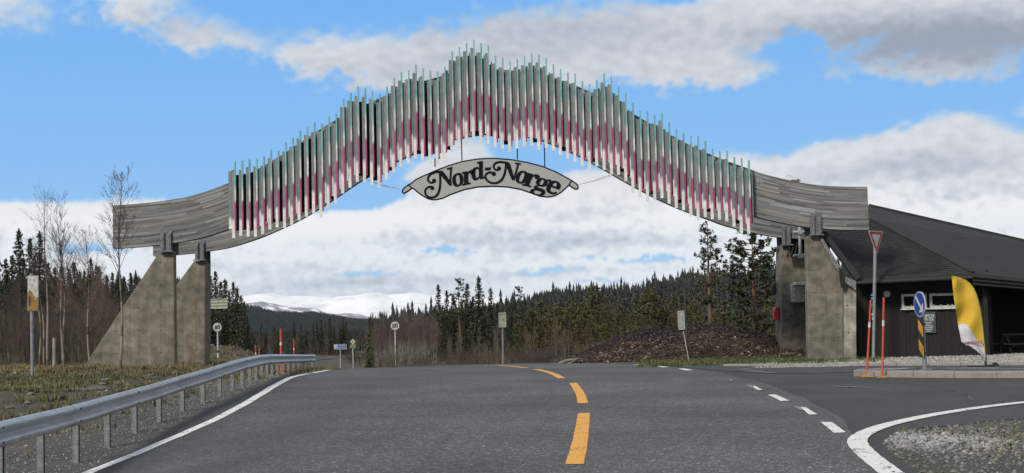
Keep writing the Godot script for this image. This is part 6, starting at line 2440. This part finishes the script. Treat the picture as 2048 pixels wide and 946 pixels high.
# ---------------------------------------------------------------- small things on the ground
func pebble(sd: int) -> ArrayMesh:
	var r := RandomNumberGenerator.new()
	r.seed = sd
	var mb := MB.new()
	var v := []
	for q in [Vector3.RIGHT, Vector3.BACK, Vector3.LEFT, Vector3.FORWARD]:
		v.append((q + Vector3(0, r.randf_range(-0.3, 0.3), 0)) * r.randf_range(0.7, 1.2))
	var top := Vector3(r.randf_range(-0.3, 0.3), 0.65, r.randf_range(-0.3, 0.3))
	for i in 4:
		mb.tri(v[i], v[(i + 1) % 4], top, v[i] + v[(i + 1) % 4] + Vector3.UP)
		mb.tri(v[i], v[(i + 1) % 4], Vector3(0, -0.6, 0), v[i] + v[(i + 1) % 4] + Vector3.DOWN)
	return mb.mesh()


func rock_mesh(sd: int) -> MB:
	var r := RandomNumberGenerator.new()
	r.seed = sd
	var n := noise(0.7, FastNoiseLite.TYPE_SIMPLEX_SMOOTH, 3, sd)
	var mb := MB.new()
	var pt := func(i: int, j: int) -> Vector3:
		var a := TAU * i / 10.0
		var e := PI * j / 6.0 - PI / 2
		var p := Vector3(cos(a) * cos(e), sin(e) * 0.6, sin(a) * cos(e))
		return p * (0.85 + 0.5 * n.get_noise_3dv(p * 2.0))
	for i in 10:
		for j in 6:
			var q := [pt.call(i, j), pt.call(i + 1, j), pt.call(i + 1, j + 1), pt.call(i, j + 1)]
			var o: Vector3 = q[0] + q[2]
			if j > 0:
				mb.tri(q[0], q[1], q[2], o)
			if j < 5:
				mb.tri(q[0], q[2], q[3], o)
	return mb


func ground_cover() -> void:
	var r := RandomNumberGenerator.new()
	r.seed = 700
	var n := noise(0.16, FastNoiseLite.TYPE_SIMPLEX_SMOOTH, 4, 3)
	# grass
	var tufts := []
	for k in 3:
		var mb := MB.new()
		for i in 9:
			var a := r.randf() * TAU
			var o := Vector3(cos(a), 0, sin(a)) * r.randf() * 0.09
			var lean := Vector3(cos(a), 0, sin(a)) * r.randf_range(0.02, 0.12)
			var s := Vector3(-sin(a), 0, cos(a)) * 0.009
			mb.col = Color(1, 1, 1) * r.randf_range(0.7, 1.2)
			mb.tri_n(o - s, o + s, o + lean + Vector3(0, r.randf_range(0.09, 0.2), 0), Vector3.UP, Vector3.UP, Vector3.UP)
		tufts.append(mb.mesh())
	for k in 3:
		var where := []
		var tints := []
		while where.size() < 8500:
			var d := lerpf(16.0, 66.0, r.randf())
			var x := -r.randf_range(7.4, 26.0)
			if x < -(d * 0.38 + 1.5):
				continue
			var g := n.get_noise_2d(x, d)
			if g > -0.05 + 0.3 * r.randf() or (x > -8.6 and r.randf() < 0.75):
				continue
			var clump := smoothstep(-0.2, 0.35, n.get_noise_2d(x * 4.0 + 50.0, d * 4.0))
			if clump < 0.25 and r.randf() < 0.6:
				continue
			var s := r.randf_range(0.3, 0.65) * (0.7 + 0.9 * clump) * (1.0 if d < 46 else 1.25)
			where.append(Transform3D(Basis(Vector3.UP, r.randf() * TAU).scaled(Vector3.ONE * s), Vector3(x, G(x, d) - 0.01, -d)))
			var straw := clampf(r.randf() * 0.8 + (0.35 if d > 47 else 0.0), 0, 1)
			tints.append(Color(0.10, 0.125, 0.03).lerp(Color(0.30, 0.23, 0.12), straw) * r.randf_range(0.7, 1.2))
		for i in 1400:
			var d := r.randf_range(70.0, 104.0)
			var x := table(SHOULDER, d) - r.randf_range(-0.5, 9.0)
			where.append(Transform3D(Basis(Vector3.UP, r.randf() * TAU).scaled(Vector3.ONE * r.randf_range(0.7, 1.6)), Vector3(x, G(x, d) - 0.01, -d)))
			tints.append(Color(0.13, 0.12, 0.045).lerp(Color(0.30, 0.22, 0.12), r.randf()) * r.randf_range(0.6, 1.2))
		for i in 1500:
			var u := r.randf_range(1270, 1760)
			var d := r.randf_range(50.0, 59.0)
			var x := (u - 1024.0) / F * d
			if u > 1640 and r.randf() < 0.6 or d < 51.5 and r.randf() < 0.5:
				continue
			where.append(Transform3D(Basis(Vector3.UP, r.randf() * TAU).scaled(Vector3.ONE * r.randf_range(0.5, 1.0)), Vector3(x, G(x, d) - 0.01, -d)))
			tints.append(Color(0.085, 0.14, 0.03).lerp(Color(0.24, 0.19, 0.09), r.randf() * (0.9 if u < 1480 else 0.45)) * r.randf_range(0.7, 1.2))
		for i in 160:
			var d := r.randf_range(12.5, 20.0)
			var x := r.randf_range(5.0, 8.5)
			where.append(Transform3D(Basis(Vector3.UP, r.randf() * TAU).scaled(Vector3.ONE * r.randf_range(0.25, 0.5)), Vector3(x, 0, -d)))
			tints.append(Color(0.14, 0.14, 0.03).lerp(Color(0.3, 0.24, 0.08), r.randf()))
		stuff("grass", tufts[k], where, tints, M.leaf)
	# gravel
	for k in 3:
		var mesh := pebble(720 + k)
		var where := []
		var tints := []
		while where.size() < 4200:
			var d := r.randf_range(12.0, 25.0)
			var x := r.randf_range(3.6, 10.5)
			var p := Vector2(x, d)
			if not off_road(p):
				continue
			var white := exp(-((x - 5.1) * (x - 5.1) * 1.6 + (d - 17.8) * (d - 17.8) * 0.5))
			if r.randf() > 0.4 + white:
				continue
			var s := (0.006 + 0.034 * pow(r.randf(), 3.0)) * (1.0 + 0.5 * white)
			where.append(Transform3D(Basis.from_euler(Vector3(r.randf_range(-0.4, 0.4), r.randf() * TAU, 0)).scaled(Vector3.ONE * s), Vector3(x, 0.006, -d)))
			tints.append(Color(0.11, 0.105, 0.092).lerp(Color(0.34, 0.34, 0.345), clampf(white * 0.65 + 0.6 * pow(r.randf(), 8.0), 0, 1)) * r.randf_range(0.6, 1.2))
		for i in 3200:
			var u := r.randf_range(1500, 2120)
			var d := r.randf_range(46.2, 57.0)
			var x := (u - 1024.0) / F * d
			var s := r.randf_range(0.02, 0.055)
			where.append(Transform3D(Basis.from_euler(Vector3(0, r.randf() * TAU, 0)).scaled(Vector3.ONE * s), Vector3(x, 0.01, -d)))
			tints.append(Color(0.22, 0.21, 0.195).lerp(Color(0.45, 0.44, 0.42), pow(r.randf(), 3.0)) * r.randf_range(0.55, 1.15))
		for i in 2600:
			var d := r.randf_range(14.0, 52.0)
			var x := table(ROAD_LEFT, d) - r.randf_range(0.05, 2.6)
			var s := r.randf_range(0.006, 0.022)
			where.append(Transform3D(Basis.from_euler(Vector3(0, r.randf() * TAU, 0)).scaled(Vector3.ONE * s), Vector3(x, G(x, d) + 0.01, -d)))
			tints.append(Color(0.21, 0.20, 0.18) * r.randf_range(0.5, 1.4))
		for i in 300:
			var d := r.randf_range(24.0, 62.0)
			var x := -r.randf_range(8.0, 23.0)
			var s := r.randf_range(0.012, 0.05)
			where.append(Transform3D(Basis.from_euler(Vector3(0, r.randf() * TAU, 0)).scaled(Vector3.ONE * s), Vector3(x, G(x, d) + 0.02, -d)))
			tints.append(Color(0.27, 0.26, 0.235) * r.randf_range(0.4, 1.4))
		stuff("gravel", mesh, where, tints, M.twig)
	# stones one can tell apart
	var i := 0
	for q in [[205, 770, 0.14, 0.09], [136, 741, 0.2, 0.06], [62, 790, 0.12, 0.09], [18, 818, 0.11, 0.08], [55, 808, 0.1, 0.08], [197, 747, 0.16, 0.08], [213, 761, 0.2, 0.08], [350, 748, 0.14, 0.1], [372, 740, 0.12, 0.1], [300, 752, 0.15, 0.08], [440, 704, 0.4, 0.3], [462, 700, 0.45, 0.35], [536, 702, 0.4, 0.35], [526, 703, 0.5, 0.45], [495, 700, 0.35, 0.25], [420, 712, 0.4, 0.25]]:
		var p := gp(q[0], q[1])
		var d := -p.z
		if q[1] < 720:
			d = 92.0
			p = at(q[0], q[1], d)
			p.y = G(p.x, d)
		var o := MeshInstance3D.new()
		o.mesh = rock_mesh(800 + i).mesh()
		o.material_override = M.rock
		o.name = numbered("stone")
		add_child(o, true)
		o.transform = Transform3D(Basis(Vector3.UP, i * 1.3).scaled(Vector3(q[2], q[3], q[2] * 0.8)), p + Vector3(0, q[3] * 0.3, 0))
		tag(o, "pale stone lying on the grassy bank beyond the guardrail" if q[1] < 720 else "pale stone lying in the rough grass of the verge", "stone", "stones on the far bank" if q[1] < 720 else "stones in the verge")
		i += 1
	# bare flat rock breaking the turf
	var slab := MeshInstance3D.new()
	slab.mesh = rock_mesh(850).mesh()
	slab.material_override = M.rock
	slab.name = "rock_outcrop"
	add_child(slab)
	slab.transform = Transform3D(Basis(Vector3.UP, 0.4).scaled(Vector3(0.65, 0.10, 1.3)), gp(165, 778) + Vector3(0, 0.0, 0))
	tag(slab, "low flat grey rock breaking through the grass near the guardrail", "rock")
	var fl := MB.new()
	for k in 60:
		var p := gp(52, 741) + Vector3(r.randf_range(-0.14, 0.14), r.randf_range(0.02, 0.18), r.randf_range(-0.14, 0.14))
		fl.col = Color(0.6, 0.45, 0.03) * r.randf_range(0.7, 1.1)
		spray(fl, p, (rv(r) + Vector3.UP).normalized(), 0.06, r, fl.col)
	tag(obj("yellow_plant", fl, M.leaf), "small clump of yellow leaves in the grass by the faded sign", "plant")


var turf_edge := PackedVector2Array()


func off_road(p: Vector2) -> bool:        # inside the gravel corner
	if turf_edge.is_empty():
		for q in smooth_line(sighted([[2400, 812], [2048, 838], [1900, 852], [1810, 862], [1775, 878], [1768, 892], [1790, 915], [1835, 946], [1960, 1030]]), 4):
			turf_edge.append(Vector2(q.x, -q.z))
		turf_edge.append(Vector2(20, 8))
		turf_edge.append(Vector2(34, 10))
	return Geometry2D.is_point_in_polygon(p, turf_edge)
